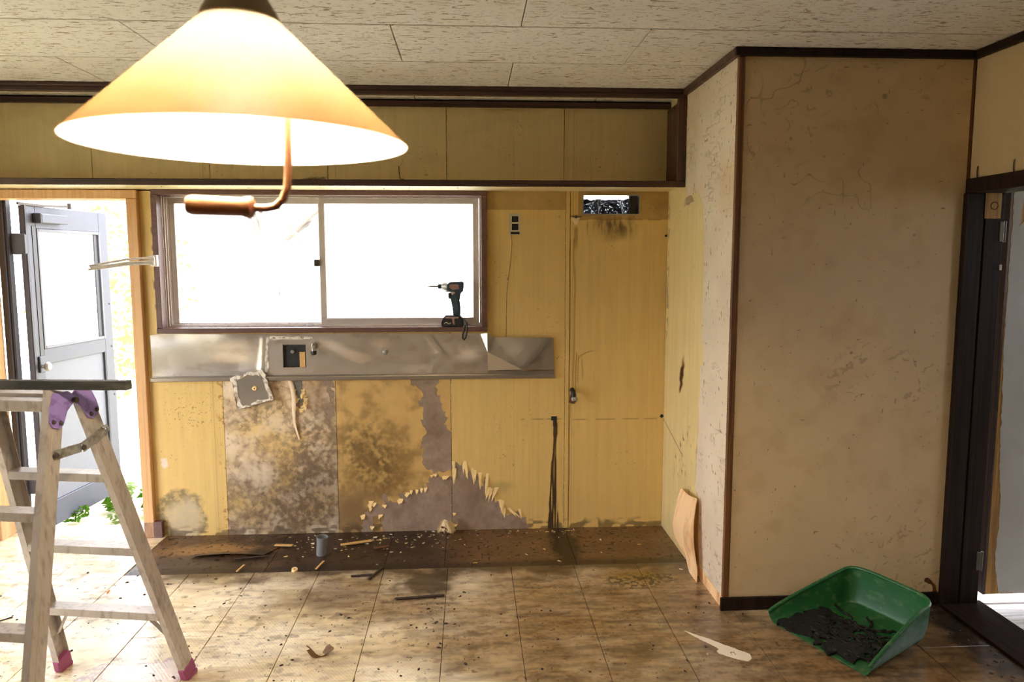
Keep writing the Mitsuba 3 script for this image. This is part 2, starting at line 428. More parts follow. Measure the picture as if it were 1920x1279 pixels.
def bare_col(p, n, uv):
    u, v = p.x, p.y
    m = fbm(u * 6, v * 12, 1.0, octaves=5)
    f = fbm(u * 60, v * 60, 2.0, octaves=3)
    c = mix(lin(110, 82, 54), lin(84, 60, 38), m) * (.8 + .4 * f)
    black = smoothstep(.05, -.25, u + .3 * (m - .5)) * smoothstep(-1.5, -1.0, u + .5 * (m - .5))
    c = mix(c, mix(lin(54, 38, 28), lin(30, 20, 15), m), black * .92)
    c = mix(c, lin(150, 112, 68), blob(u, v, -1.33, 3.74, .24, .07, .5, .6) * .75)
    c = mix(c, lin(66, 56, 48), blob(u, v, -1.45, 3.56, .3, .09, .5, .5, seed=3.0) * .8)
    c = mix(c, lin(26, 18, 14), blob(u, v, .48, 3.70, .07, .30, .4, .4, seed=4.0) * .9)
    c = mix(c, lin(30, 20, 15), smoothstep(3.53, 3.45, v - .05 * m) * .75)
    speck = smoothstep(.80, .84, noise(u * 60, v * 60, 3.0))
    return mix(c, lin(24, 16, 12), speck * .8)


def wood_fn(a, b, axis):
    def fn(p, n, uv):
        q = {'x': p.x, 'y': p.y, 'z': p.z}
        long = q[axis]
        u = sum(q[k] * w for k, w in zip([k for k in 'xyz' if k != axis], (1.0, .8)))
        g = fbm(u * 130, long * 3.2, 2.0, octaves=4)
        return mix(a, b, smoothstep(.3, .7, g))
    return fn


def steel_col(p, n, uv):
    m = fbm(p.x * 5, p.z * 9, 3.0, octaves=4)
    c = mix(lin(226, 220, 212), lin(206, 192, 178), m)
    return mix(c, lin(166, 134, 104), smoothstep(.50, .80, fbm(p.x * 13, p.z * 22, 7.0, octaves=5)) * .35)


def ridge(u, v, pts, w):
    """The height of a crease pressed into the sheet along a line."""
    d = mi.Float(9)
    for (x0, z0), (x1, z1) in zip(pts, pts[1:]):
        dx, dz = x1 - x0, z1 - z0
        t = dr.clip(((u - x0) * dx + (v - z0) * dz) / (dx * dx + dz * dz), 0, 1)
        d = dr.minimum(d, dr.sqrt(dr.square(u - x0 - t * dx) + dr.square(v - z0 - t * dz)))
    return dr.exp(-dr.square(d / w))


def steel_bump(p, n, uv):
    h = fbm(p.x * 3.2, p.z * 6.5, 1.0, octaves=2)
    h = h + .22 * ridge(p.x, p.z, ((-.235, 1.085), (-.155, .975), (-.215, .885)), .022)
    return h + .20 * ridge(p.x, p.z, ((-1.10, .90), (-1.085, 1.06)), .02) + .15 * ridge(p.x, p.z, ((-.70, 1.05), (-.58, .98)), .05)


def alu_col(p, n, uv):
    m = fbm(p.x * 20, p.z * 9, p.y * 20, octaves=4)
    c = mix(lin(192, 184, 176), lin(166, 156, 146), m)
    return mix(c, lin(116, 102, 90), smoothstep(.50, .78, fbm(p.x * 70, p.z * 30, p.y * 70, octaves=5)) * .45)


def green_col(p, n, uv):
    m = fbm(p.x * 14, p.y * 14, p.z * 14, octaves=4)
    c = mix(lin(26, 92, 46), lin(40, 88, 52), m)
    return mix(c, lin(96, 122, 84), smoothstep(.50, .78, fbm(p.x * 40, p.y * 40, p.z * 40)) * .4)


def grime(p, n, uv):
    g = noise(p.x * 420, p.z * 420, 2.0) * .65 + noise(p.x * 130, p.z * 130, 5.0) * .35
    clear = .30 * smoothstep(.70, .84, g) + .8 * smoothstep(1.797, 1.807, p.z + .010 * noise(p.x * 40, 3.0)) * smoothstep(.3, .6, g + .2)
    return 1 - dr.minimum(clear, .9)


def ground_col(p, n, uv):
    return mix(lin(176, 180, 128), lin(196, 184, 160), fbm(p.x * 3, p.y * 3, 1.0, octaves=5))


M = {
    'lower_panel': pr(lower_panel, .45, spec=.4, bump=lambda p, n, uv: stripes(p.x)[1] + .5 * fbm(p.x * 60, p.z * 40), bscale=.0006),
    'upper_panel': pr(upper_panel, .55, spec=.35),
    'side_panel': pr(side_panel, .45, spec=.4),
    'substrate': pr(substrate, .85, spec=.2),
    'pale_paper': pr(lin(208, 186, 156), .8),
    'plaster_grey': pr(lin(104, 100, 92), .85),
    'torn_edge': pr(lin(232, 204, 146), .7),
    'column_paper': pr(column_paper, .8, spec=.2, bump=ribs, bscale=.0008, eps=8e-4),
    'side_paper': pr(side_paper, .8, spec=.2, bump=ribs, bscale=.0009, eps=8e-4),
    'paper_back': pr(lambda p, n, uv: mix(lin(232, 196, 150), lin(190, 142, 92), smoothstep(.4, .75, fbm(p.y * 14, p.z * 6, 3.0, octaves=4))), .85),
    'ceiling_board': pr(ceiling_col, .9, spec=.15),
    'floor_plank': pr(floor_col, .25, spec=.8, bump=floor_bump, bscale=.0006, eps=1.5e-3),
    'bare_board': pr(bare_col, .42, spec=.5, bump=lambda p, n, uv: fbm(p.x * 40, p.y * 40, 1.0, octaves=4), bscale=.004, eps=2e-3),
    'core': pr(lin(58, 44, 32), .9),
    'dark_wood_x': pr(wood_fn(lin(66, 40, 30), lin(46, 26, 20), 'x'), .45),
    'dark_wood_z': pr(wood_fn(lin(70, 42, 30), lin(48, 28, 20), 'z'), .45),
    'black_wood': pr(wood_fn(lin(36, 21, 16), lin(23, 14, 11), 'z'), .6, spec=.2),
    'sill_wood': pr(wood_fn(lin(34, 22, 17), lin(24, 15, 12), 'y'), .85, spec=.05),
    'hinge_metal': pr(lin(92, 84, 74), .5, metal=.4),
    'casing_wood': pr(wood_fn(lin(98, 70, 64), lin(90, 63, 57), 'x'), .4),
    'orange_wood': pr(wood_fn(lin(206, 162, 112), lin(196, 148, 98), 'z'), .5),
    'shelf_liner': pr(lin(206, 192, 150), .45),
    'trim_wood': pr(wood_fn(lin(112, 74, 36), lin(84, 52, 24), 'z'), .5),
    'steel': pr(steel_col, .27, metal=.78, bump=steel_bump, bscale=.022, eps=4e-3),
    'steel_plain': pr(lin(178, 170, 161), .28, metal=.88),
    'chrome': pr(lin(200, 198, 196), .12, metal=1.0),
    'brass': pr(lin(176, 170, 158), .35, metal=.8),
    'caulk': pr(lambda p, n, uv: mix(lin(216, 208, 196), lin(150, 134, 116), smoothstep(.45, .75, fbm(p.x * 60, p.z * 60, 1.0))), .8),
    'alu': pr(alu_col, .4, metal=.35),
    'window_alu': pr(lin(204, 194, 188), .4, metal=.25),
    'door_alu': pr(lin(82, 82, 92), .45, metal=.2),
    'door_dark': pr(lin(62, 60, 66), .45),
    'door_white': pr(lin(104, 104, 112), .5),
    'purple': pr(lambda p, n, uv: mix(lin(140, 118, 186), lin(116, 94, 156), smoothstep(.45, .7, fbm(p.x * 50, p.y * 50, p.z * 50, octaves=4))), .5),
    'magenta': pr(lin(142, 66, 104), .6),
    'bolt': pr(lin(84, 76, 70), .4, metal=.6),
    'galvanised': pr(lambda p, n, uv: mix(lin(168, 172, 174), lin(120, 112, 100), smoothstep(.4, .75, fbm(p.x * 40, p.y * 40, p.z * 40, octaves=4))), .38, metal=.6),
    'black_bar': pr(lambda p, n, uv: mix(lin(44, 44, 42), lin(72, 72, 66), smoothstep(.4, .75, fbm(p.x * 9, p.y * 40, p.z * 40, octaves=4))), .5),
    'bronze': pr(lambda p, n, uv: mix(lin(146, 92, 58), lin(96, 58, 38), fbm(p.x * 60, p.y * 60, p.z * 60)), .42, metal=.3),
    'cap_metal': pr(lin(120, 104, 78), .5, metal=.2),
    'cord': pr(lin(60, 52, 44), .6),
    'tool_body': pr(lin(50, 68, 78), .5),
    'tool_grey': pr(lin(150, 116, 106), .55),
    'tool_black': pr(lin(22, 22, 26), .55),
    'tool_pale': pr(lin(186, 168, 152), .6),
    'white_paint': pr(lin(226, 220, 210), .45),
    'outlet_metal': pr(lin(186, 176, 148), .5, metal=.3),
    'black': pr(lin(20, 20, 22), .5),
    'pvc': pr(lin(112, 112, 112), .45),
    'green': pr(green_col, .38, spec=.5),
    'sludge': pr(lambda p, n, uv: mix(lin(26, 24, 20), lin(10, 9, 8), fbm(p.x * 50, p.y * 50, 2.0)), .5, spec=.3, bump=lambda p, n, uv: fbm(p.x * 70, p.y * 70, 1.0, octaves=4), bscale=.02, eps=1.5e-3),
    'flake': pr(lin(214, 190, 148), .8),
    'flake_white': pr(lin(222, 214, 200), .8),
    'splinter': pr(lin(196, 156, 100), .7),
    'dark_splinter': pr(lin(48, 34, 26), .7),
    'paper_scrap': pr(lin(238, 226, 206), .8),
    'ink': pr(lin(96, 78, 62), .8),
    'leaf_dry': pr(lin(112, 78, 40), .7),
    'leaf_paper': pr(lambda p, n, uv: mix(lin(176, 174, 170), lin(158, 154, 148), fbm(p.x * 5, p.z * 5, 2.0)), .8),
    'ochre_board': pr(wood_fn(lin(168, 124, 56), lin(132, 94, 40), 'z'), .6),
    'deck': pr(wood_fn(lin(206, 204, 204), lin(168, 164, 160), 'x'), .7),
    'ground': pr(ground_col, .9),
    'concrete': pr(lin(176, 174, 170), .8),
    'bark': pr(lin(134, 126, 122), .9),
    'wall_plain': pr(lin(186, 160, 120), .8),
    'wall_brown': pr(lin(112, 90, 66), .7),
    'wall_tan': pr(lin(180, 162, 138), .7),
    'exterior_wall': pr(lin(190, 186, 176), .85),
    'rust': pr(lin(92, 56, 34), .8),
    'orange_bit': pr(lin(230, 120, 60), .5),
    'dust': pr(lin(120, 104, 78), .95),
}
for k, v in M.items():
    scene['m_' + k] = v
scene['m_glass'] = {'type': 'thindielectric', 'int_ior': 1.5}
scene['m_frosted'] = {'type': 'principledthin', 'base_color': {'type': 'rgb', 'value': [.93, .95, .95]}, 'roughness': .5, 'diff_trans': 1.5, 'eta': 1.3}
scene['m_shade'] = {'type': 'principledthin', 'base_color': {'type': 'rgb', 'value': lin(255, 210, 160)}, 'roughness': .5, 'spec_trans': .22, 'diff_trans': .30, 'eta': 1.3}
scene['m_liner'] = {'type': 'principledthin', 'base_color': {'type': 'rgb', 'value': lin(250, 244, 236)}, 'roughness': .55, 'spec_trans': .16, 'diff_trans': .5, 'eta': 1.3}
scene['m_dirty_pane'] = {'type': 'blendbsdf', 'weight': mikit.proc(grime), 'a': {'type': 'thindielectric', 'int_ior': 1.5}, 'b': {'type': 'twosided', 'bsdf': {'type': 'diffuse', 'reflectance': {'type': 'rgb', 'value': lin(30, 32, 40)}}}}
for k, c in (('leaf', (132, 152, 94)), ('leaf_red', (206, 164, 148)), ('leaf_weed', (78, 112, 34))):
    scene['m_' + k] = {'type': 'principledthin', 'base_color': {'type': 'rgb', 'value': lin(*c)}, 'roughness': .6, 'diff_trans': .8}


def m_(k):
    return 'm_' + k


# ---------------------------------------------------------------- the room
D = 3.957          # the back wall's face
CEIL, SIDE, COLY, RIGHT = 2.294, 1.056, 2.948, 2.02
XL, YB0 = -2.8, -2.2
WIN = (-1.622, .088, 1.095, 1.834)
DOOR = (-2.52, -1.69, -.16, 1.828)
VENT = (.598, .902, 1.712, 1.815)
door_hole, win_hole, vent_hole = sbox(DOOR[0], DOOR[2], DOOR[1], DOOR[3]), sbox(WIN[0], WIN[2], WIN[1], WIN[3]), sbox(VENT[0], VENT[2], VENT[1], VENT[3])
cut_hole = sbox(-.990, .908, -.870, 1.030)      # sawn through the steel and the panel behind it

wb = setting('wall_back', 'old kitchen back wall of stained, mouldy yellow printed plywood panels')
put(wb, 'core', xz(sbox(XL - .1, -.16, SIDE + .1, 2.33).difference(unary_union([door_hole, win_hole, vent_hole])), D + .11, .10), m_('core'))
put(wb, 'cladding', xz(sbox(XL - .1, -.2, 2.2, 2.6).difference(unary_union([door_hole.buffer(.0), win_hole, vent_hole])), D + .135, .025), m_('exterior_wall'))
holes = unary_union([sbox(DOOR[0] - .01, -.2, DOOR[1] + .002, 1.9), win_hole, vent_hole])


def panel(name, x0, x1, z0, z1, mat, peel=None, back='substrate', cut=None):
    g = .0012
    p = sbox(x0 + g, z0, x1 - g, z1).difference(holes if cut is None else unary_union([holes, cut]))
    if peel is None:
        return put(wb, name, xz(p, D + .008, .008), m_(mat))
    k = put(wb, name, xz(p, D + .008, .0075), m_(back))
    put(k, 'paper_face', xz(p.difference(peel), D + .0006, .0016), m_(mat))
    return k


panel('panel', DOOR[1], -1.311, -.003, 1.826, 'lower_panel')
# the second panel: paper torn open below the cut in the splashback
tear1 = unary_union([ragged([(-.955, .845), (-.90, .845), (-.878, .76), (-.885, .70), (-.905, .665), (-.925, .70), (-.94, .77)], .022, seed=3),
                     ragged([(-.80, .845), (-.735, .845), (-.735, .63), (-.765, .62), (-.775, .68), (-.745, .72), (-.77, .77)], .02, seed=5)])
panel('panel', -1.311, -.721, -.003, 1.826, 'lower_panel', tear1, cut=cut_hole)
tear2 = unary_union([
    ragged([(-.335, .85), (-.286, .79), (-.255, .74), (-.29, .715), (-.262, .667), (-.249, .58), (-.268, .49), (-.262, .43), (-.252, .36), (-.21, .325), (-.10, .345), (-.10, .53),
            (-.128, .58), (-.15, .69), (-.172, .73), (-.18, .85)], .026, seed=8),
    ragged([(-.10, .31), (-.18, .30), (-.244, .30), (-.228, .238), (-.274, .232), (-.355, .21), (-.404, .196), (-.42, .152), (-.47, .213), (-.492, .138), (-.534, .175), (-.548, .10),
            (-.50, .08), (-.49, -.02), (-.10, -.02)], .028, seed=11),
    ragged([(-.60, .10), (-.545, .11), (-.55, -.02), (-.60, -.02)], .02, seed=12)])
panel('panel', -.721, -.108, -.003, 1.826, 'lower_panel', tear2)
tear3 = ragged([(-.115, .385), (-.085, .383), (-.06, .36), (-.046, .383), (-.03, .29), (-.008, .335), (.01, .27), (.035, .315), (.055, .24), (.087, .312), (.08, .19), (.10, .18), (.139, .235), (.122, .15),
                (.148, .16), (.16, .09), (.178, .115), (.2, .07), (.256, .108), (.272, .06), (.294, .068), (.303, -.02), (-.115, -.02)], .010, seed=14)
panel('panel', -.108, .508, -.003, 1.838, 'lower_panel', tear3, cut=sbox(.208, 1.606, .265, 1.714))
panel('panel', .531, SIDE, -.003, 1.838, 'lower_panel')
# shreds of paper curling away from the tears
curl = []
r5 = np.random.default_rng(5)


def shred(x, z, w, h, lean, out):
    a = lambda u, v: (x + (u - .5) * w * 1.35 * (1 - .8 * v) + lean * v + .004 * math.sin(v * 4) * (u - .5), D - .0015 - out * v * v * (1 - .4 * abs(u - .5)) - .006 * v * abs(u - .5), z - h * v)
    return grid(a, 2, 6, .0009)


for x, z, w, h, lean, out in ((-.098, .385, .014, .050, .002, .02), (-.094, .345, .018, .080, -.002, .03), (-.036, .385, .013, .095, .016, .035), (-.044, .375, .008, .06, .0, .02), (.004, .345, .012, .085, .010, .035),
                              (.020, .335, .010, .06, .0, .03), (.046, .32, .014, .085, .0, .035), (.088, .315, .013, .115, -.014, .045), (.098, .235, .016, .06, -.022, .03), (.110, .23, .012, .07, -.02, .03), (.138, .235, .016, .07, -.03, .03),
                              (.155, .165, .014, .07, .012, .035), (.168, .16, .012, .075, .004, .03), (.178, .12, .014, .05, .0, .03), (.20, .118, .016, .04, .04, .03), (.22, .10, .012, .035, .05, .03), (.262, .11, .01, .05, .01, .02)):
    curl.append(shred(x, z, w, h, lean, out))
for t in np.linspace(0, 1, 46):
    for poly, seed in ((tear2, 1), (tear1, 2)):
        g = max(polys(poly), key=lambda q: q.area)
        q = g.exterior.interpolate(float(r5.random()), normalized=True)
        if .02 < q.y < .8 and -.7 > -.72 and not (abs(q.x + .108) < .01):
            curl.append(shred(q.x, q.y, .008 + .012 * r5.random(), .010 + .016 * r5.random(), .012 * (r5.random() - .5), .008 + .012 * r5.random()))
put(wb, 'paper_shreds', cat(*curl), m_('torn_edge'), label='shreds of torn wall paper curling off the plywood')
labels[next(k for k in labels if k.startswith('wall_back__paper_shreds'))]['kind'] = 'stuff'
put(wb, 'exposed_plaster', xz(ragged([(-.945, .838), (-.895, .838), (-.885, .77), (-.90, .73), (-.925, .72), (-.938, .77)], .012, .008, seed=33), D - .0016, .0008), m_('plaster_grey'), label='dark grey plaster showing through the tear')
put(wb, 'paper_flap', grid(lambda u, v: (-.972 + .030 * u * (1 - .6 * v) + .046 * v + .008 * math.sin(v * 7), D - .002 - .012 * math.sin(v * 3) * (.3 + u) - .006 * math.sin(u * 3), .842 - .33 * v + .01 * math.sin(u * 4)), 5, 16, .001), m_('pale_paper'), 50, label='long strip of wall paper peeled off the mouldy panel')
put(wb, 'joint_strip', bx(.509, .530, D - .003, D + .004, -.003, 1.838, .001), m_('lower_panel'))
ups = [-2.52, -1.911, -1.328, -.73, -.118, .497, SIDE]
for a, b in zip(ups, ups[1:]):
    put(wb, 'upper_panel', xz(sbox(a + .0015, 1.85, b - .0015, 2.262), D + .008, .008), m_('upper_panel'))
put(wb, 'upper_panel', xz(sbox(XL, 1.85, -2.5235, 2.262), D + .008, .008), m_('upper_panel'))
put(wb, 'panel', xz(sbox(XL, -.003, DOOR[0] - .012, 1.83), D + .008, .008), m_('lower_panel'))

# the short wall beside the alcove, with its torn wallpaper
ws = setting('wall_side', 'short side wall of yellow panel with half torn cream wallpaper')
put(ws, 'board', bx(SIDE, SIDE + .012, COLY + .004, D + .004, -.003, CEIL), m_('side_panel'))
torn = [(3.63, 2.30), (3.63, 1.86), (3.60, 1.75), (3.575, 1.73), (3.56, 1.755), (3.51, 1.785), (3.43, 1.78), (3.35, 1.72), (3.325, 1.59), (3.315, 1.39), (3.325, 1.27), (3.325, 1.10), (3.30, 1.09), (3.30, 1.0), (3.332, .98), (3.335, .70), (3.345, .57),
        (3.36, .40), (3.30, .36), (3.29, .20), (3.27, .055)]
edge = ragged(torn + [(COLY + .004, .055), (COLY + .004, 2.30)], .012, seed=21).intersection(sbox(COLY + .004, .055, 3.66, 2.262))
put(ws, 'wallpaper', yz(edge, SIDE, .0014), m_('side_paper'))
low = ragged([(3.27, .052), (3.36, .052), (3.40, .0), (COLY + .004, .0), (COLY + .004, .052)], .006, seed=22).intersection(sbox(COLY + .004, .0, 3.5, .051))
put(ws, 'wallpaper', yz(low, SIDE, .0010), m_('paper_back'))


def flap(u, v):
    # the loose tongue: wide at its top, hanging down and out from the wall, its pale back turned outwards
    z = .385 - .40 * v
    top = 3.575 - .245 * v - .03 * math.sin(v * 7)
    bot = 3.262 - .06 * v
    y = top + (bot - top) * u
    out = .012 + .050 * math.sin(min(1, v * 1.25) * math.pi) * (1 - .6 * u) + .020 * v + .02 * math.sin(u * 2.6 + v) * (1 - v)
    return (SIDE - out, y, max(.004, z + .012 * math.sin(u * 5 + 1) - .07 * (1 - v) * (1 - u) ** 2))


put(ws, 'wallpaper_flap', grid(flap, 10, 22, .0014), m_('paper_back'), 60, label='torn tongue of wallpaper hanging off with its tan back showing')
put(ws, 'wallpaper_curl', grid(lambda u, v: (SIDE - .002 - .035 * math.sin(v * 2.4) * (.4 + .6 * u), 3.60 - .10 * u, 1.745 + .035 * math.sin(u * 3.1) - .035 * v + .02 * v * v), 6, 8, .001), m_('side_paper'), 60)

# the column (a boxed-in corner) and the right wall
wc = setting('wall_column', 'wide boxed-out wall covered in grubby ribbed cream wallpaper')
put(wc, 'wallpaper', bx(SIDE + .012, RIGHT - .016, COLY, COLY + .012, .0, CEIL), m_('column_paper'))
put(wc, 'bare_edge', bx(RIGHT - .0155, RIGHT, COLY + .003, COLY + .012, .0, CEIL), m_('trim_wood'))
tearc = ragged([(1.935, .115), (1.955, .115), (1.985, .085), (1.99, .05), (1.975, .05), (1.965, .085), (1.93, .10)], .004, .008, seed=4)
put(wc, 'torn_patch', xz(tearc, COLY - .0002, .0012), m_('trim_wood'))
put(wc, 'core', bx(SIDE + .012, RIGHT + .13, COLY + .013, D + .1, -.05, CEIL), m_('core'))

wr = setting('wall_right', 'right wall of cream wallpaper above the inner doorway')
RD = (2.02, 2.944, 1.79)      # doorway in the right wall: y from, y to, head
put(wr, 'wallpaper', yz(sbox(RD[0], 0, COLY, CEIL).difference(sbox(RD[0] + .001, -1, RD[1] + .01, RD[2])), RIGHT + .012, .012), m_('wall_plain'))
put(wr, 'panelling', yz(sbox(YB0, 0, RD[0] - .001, CEIL), RIGHT + .012, .012), m_('dark_wood_z'))
put(wr, 'core', yz(sbox(YB0, -.05, COLY, CEIL).difference(sbox(RD[0], -1, RD[1] + .02, RD[2])), RIGHT + .13, .117), m_('core'))
wl = setting('wall_left')
LW = (1.7, 3.3, .02, 1.80)      # a garden door stands open in the left wall: it lights the floor, the ladder and the alcove's side
put(wl, 'plaster', yz(sbox(YB0, 0, D, CEIL).difference(sbox(LW[0], LW[2], LW[1], LW[3])), XL, .05), m_('wall_brown'))
wh = setting('wall_behind')
put(wh, 'plaster', xz(sbox(XL, 0, RIGHT, CEIL), YB0, .05), m_('wall_tan'))

# ceiling boards in staggered rows
ce = setting('ceiling', 'ceiling of cream pinholed acoustic boards in staggered rows')
put(ce, 'core', bx(XL - .1, RIGHT + .15, YB0 - .1, D + .12, CEIL + .010, CEIL + .08), m_('core'))
rows = [3.704 + .486] + [3.704 - .486 * k + .0 for k in range(0, 13)]
for k, (y1, y0) in enumerate(zip(rows, rows[1:])):
    off = .187 if k % 2 == 1 else .655
    for i in range(-5, 4):
        x0, x1 = off + .93 * i, off + .93 * (i + 1)
        x0, x1 = max(x0, XL), min(x1, RIGHT)
        a, b = max(y0, YB0), min(y1, D + .008)
        if x1 - x0 > .02 and b - a > .02:
            put(ce, 'board', bx(x0 + .0016, x1 - .0016, a + .0042, b - .0042, CEIL, CEIL + .010, .002), m_('ceiling_board'))
put(ce, 'torn_corner', grid(lambda u, v: (.652 + .012 * u - .004, 2.745 + .02 * v, CEIL - .001 - .008 * v * (1 - u)), 3, 3, .001), m_('flake_white'))

# floor: old vinyl planks, and the bare strip where the cabinets stood
fl = setting('floor', 'dirty yellow vinyl floor with a dark bare strip along the back wall')
put(fl, 'core', bx(XL - .1, RIGHT + .02, YB0 - .1, D + .12, -.06, -.008), m_('core'))
SX, SW, STRIP = -1.029 - .304 * 7, .304, 3.447
for i in range(0, 17):
    x0, x1 = SX + SW * i, SX + SW * (i + 1)
    x0, x1 = max(x0, XL), min(x1, RIGHT)
    if x1 - x0 < .01:
        continue
    yj = {3: 3.02, 4: 2.70, 5: 2.50, 6: 2.85, 7: 2.2, 8: 2.845, 9: 2.845, 10: 3.112, 11: 2.934, 12: 2.40, 13: 2.7, 14: 2.78, 15: 2.93}.get(i, 2.6)
    left = x1 < -1.60
    top = D + .09 if left else (STRIP if x1 > SIDE + .05 or True else STRIP)
    ys = [YB0, yj - 1.82, yj - .91, yj, min(top, yj + .91) if left else STRIP] + ([top] if left and top > yj + .93 else [])
    ys = sorted(y for y in set(ys) if y >= YB0)
    for a, b in zip(ys, ys[1:]):
        if b - a > .02:
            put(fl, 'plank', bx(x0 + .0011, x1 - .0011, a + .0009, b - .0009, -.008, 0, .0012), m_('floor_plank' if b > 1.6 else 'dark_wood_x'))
for x0, x1 in ((-1.636, -.99), (-.99, -.425), (-.425, -.135), (-.135, .51), (.51, SIDE)):
    put(fl, 'bare_board', bx(x0 + .001, x1 - .001, STRIP + .002, D + .006, -.012, -.003, .001), m_('bare_board'))
put(fl, 'curled_sheet', grid(lambda u, v: (-1.40 + .36 * u + .05 * v, 3.64 + .13 * v, .0005 + .018 * (1 - v) ** 2 * math.sin(.4 + u * 2.4)), 10, 6, .002), m_('bare_board'), 50, label='lifted sheet of old dark flooring')

# trims
t1 = setting('trim_1')
solo(t1, bx(XL, SIDE, D - .022, D, 2.256, 2.285, .002), m_('dark_wood_x'))
t2 = setting('trim_2', 'dark cornice round the head of the column')
put(t2, 'front', bx(SIDE - .022, RIGHT, COLY - .022, COLY, 2.262, CEIL, .002), m_('black_wood'))
put(t2, 'side', bx(SIDE - .022, SIDE, COLY - .02, 3.66, 2.262, CEIL, .002), m_('dark_wood_z'))
t3 = setting('trim_3')
solo(t3, bx(RIGHT - .022, RIGHT, YB0, COLY - .022, 2.262, CEIL, .002), m_('black_wood'))
t4 = setting('trim_4', 'brown corner bead of the column')
solo(t4, bx(SIDE - .004, SIDE + .024, COLY - .006, COLY + .012, .055, 2.262, .003), m_('trim_wood'))
bc = setting('baseboard_column')
solo(bc, bx(SIDE - .012, RIGHT - .03, COLY - .012, COLY, 0, .057, .002), m_('black_wood'))
bl = setting('baseboard_left')
solo(bl, bx(-1.742, -1.648, 3.925, D - .001, 0, .088, .002), m_('casing_wood'))

# the inner doorway on the right
d2 = setting('door_2', 'dark-framed inner doorway with its leaf swung open outward')
put(d2, 'header', bx(RIGHT - .016, RIGHT + .135, RD[0], 2.946, 1.738, 1.796, .002), m_('black_wood'))
jm = put(d2, 'jamb', cat(bx(RIGHT - .024, RIGHT + .046, 2.918, 2.947, 0, 1.738, .002), bx(RIGHT + .047, RIGHT + .056, 2.926, 2.947, 0, 1.738, .001), bx(RIGHT + .057, RIGHT + .135, 2.920, 2.947, 0, 1.738, .002)), m_('black_wood'))
put(d2, 'jamb', bx(RIGHT - .016, RIGHT + .135, RD[0] - .03, RD[0], 0, 1.796, .002), m_('black_wood'))
pt = put(d2, 'repair_plate', bx(RIGHT + .050, RIGHT + .118, 2.9165, 2.920, 1.637, 1.752, .001), m_('ochre_board'))
put(pt, 'ring_mark', lathe([(.013, 0), (.017, 0), (.017, .0012), (.013, .0012), (.013, 0)], (RIGHT + .088, 2.9165, 1.688), (0, -1, 0), 20), m_('rust'))
for z in (1.585, .20):
    hg = put(d2, 'hinge', bx(RIGHT + .118, RIGHT + .134, 2.915, 2.921, z - .04, z + .04, .001), m_('hinge_metal'))
    put(hg, 'pin', tube([(RIGHT + .140, 2.917, z - .042), (RIGHT + .140, 2.917, z + .042)], .0045), m_('hinge_metal'))
lf = put(d2, 'leaf', bx(RIGHT + .196, RIGHT + .95, 2.962, 2.998, .03, 1.772, .002), m_('ochre_board'))
lpap = ragged([(2.222, 1.768), (2.275, 1.768), (2.250, 1.60), (2.275, 1.63), (2.5, 1.70), (2.9, 1.70), (2.9, .035), (2.275, .035), (2.252, .18), (2.258, .40), (2.240, .62), (2.232, .90), (2.222, 1.1)], .006, seed=31)
put(lf, 'paper_face', xz(lpap, 2.9618, .0012), m_('leaf_paper'))
put(lf, 'edge_strip', bx(RIGHT + .188, RIGHT + .196, 2.961, 2.998, .03, 1.772), m_('dark_wood_z'))
put(d2, 'sill', bx(RIGHT - .03, RIGHT + .165, RD[0], 2.947, -.02, .012, .003), m_('sill_wood'))
put(d2, 'latch_bracket', bx(2.148, 2.156, 2.915, 2.922, 1.43, 1.452), m_('flake_white'))

# ---------------------------------------------------------------- built-in overhead shelf across the back wall
sh = thing('overhead_shelf', 'dark framed open overhead shelf recess running along the top of the back wall', 'shelf')
SF = D - .30
put(sh, 'bottom_board', bx(XL, SIDE - .002, SF, D - .002, 1.832, 1.852, .001), m_('shelf_liner'), label='pale underside of the shelf board')
put(sh, 'front_edge', bx(XL, SIDE - .002, SF - .012, SF - .0005, 1.826, 1.856, .002), m_('dark_wood_x'))
rl = put(sh, 'top_rail', cat(bx(XL, SIDE - .002, SF - .015, SF + .015, 2.277, CEIL, .002), bx(XL, SIDE - .002, SF - .009, SF + .012, 2.269, 2.277), bx(XL, SIDE - .002, SF - .015, SF + .015, 2.252, 2.269, .002)), m_('dark_wood_x'))
put(sh, 'side_board', bx(SIDE - .016, SIDE - .001, SF + .02, D - .004, 1.856, 2.25, .001), m_('dark_wood_z'))
put(sh, 'side_post', bx(SIDE - .042, SIDE - .001, SF - .012, SF + .019, 1.856, 2.252, .002), m_('dark_wood_z'))
for x in (-.62, -.43, -.30, -.06, -1.5, -1.1):
    put(sh, 'screw', lathe([(0, .0025), (.003, .002), (.004, 0), (0, 0)], (x, D - .15 + .04 * math.sin(x * 9), 1.832), (0, 0, -1), 10), m_('bolt'))

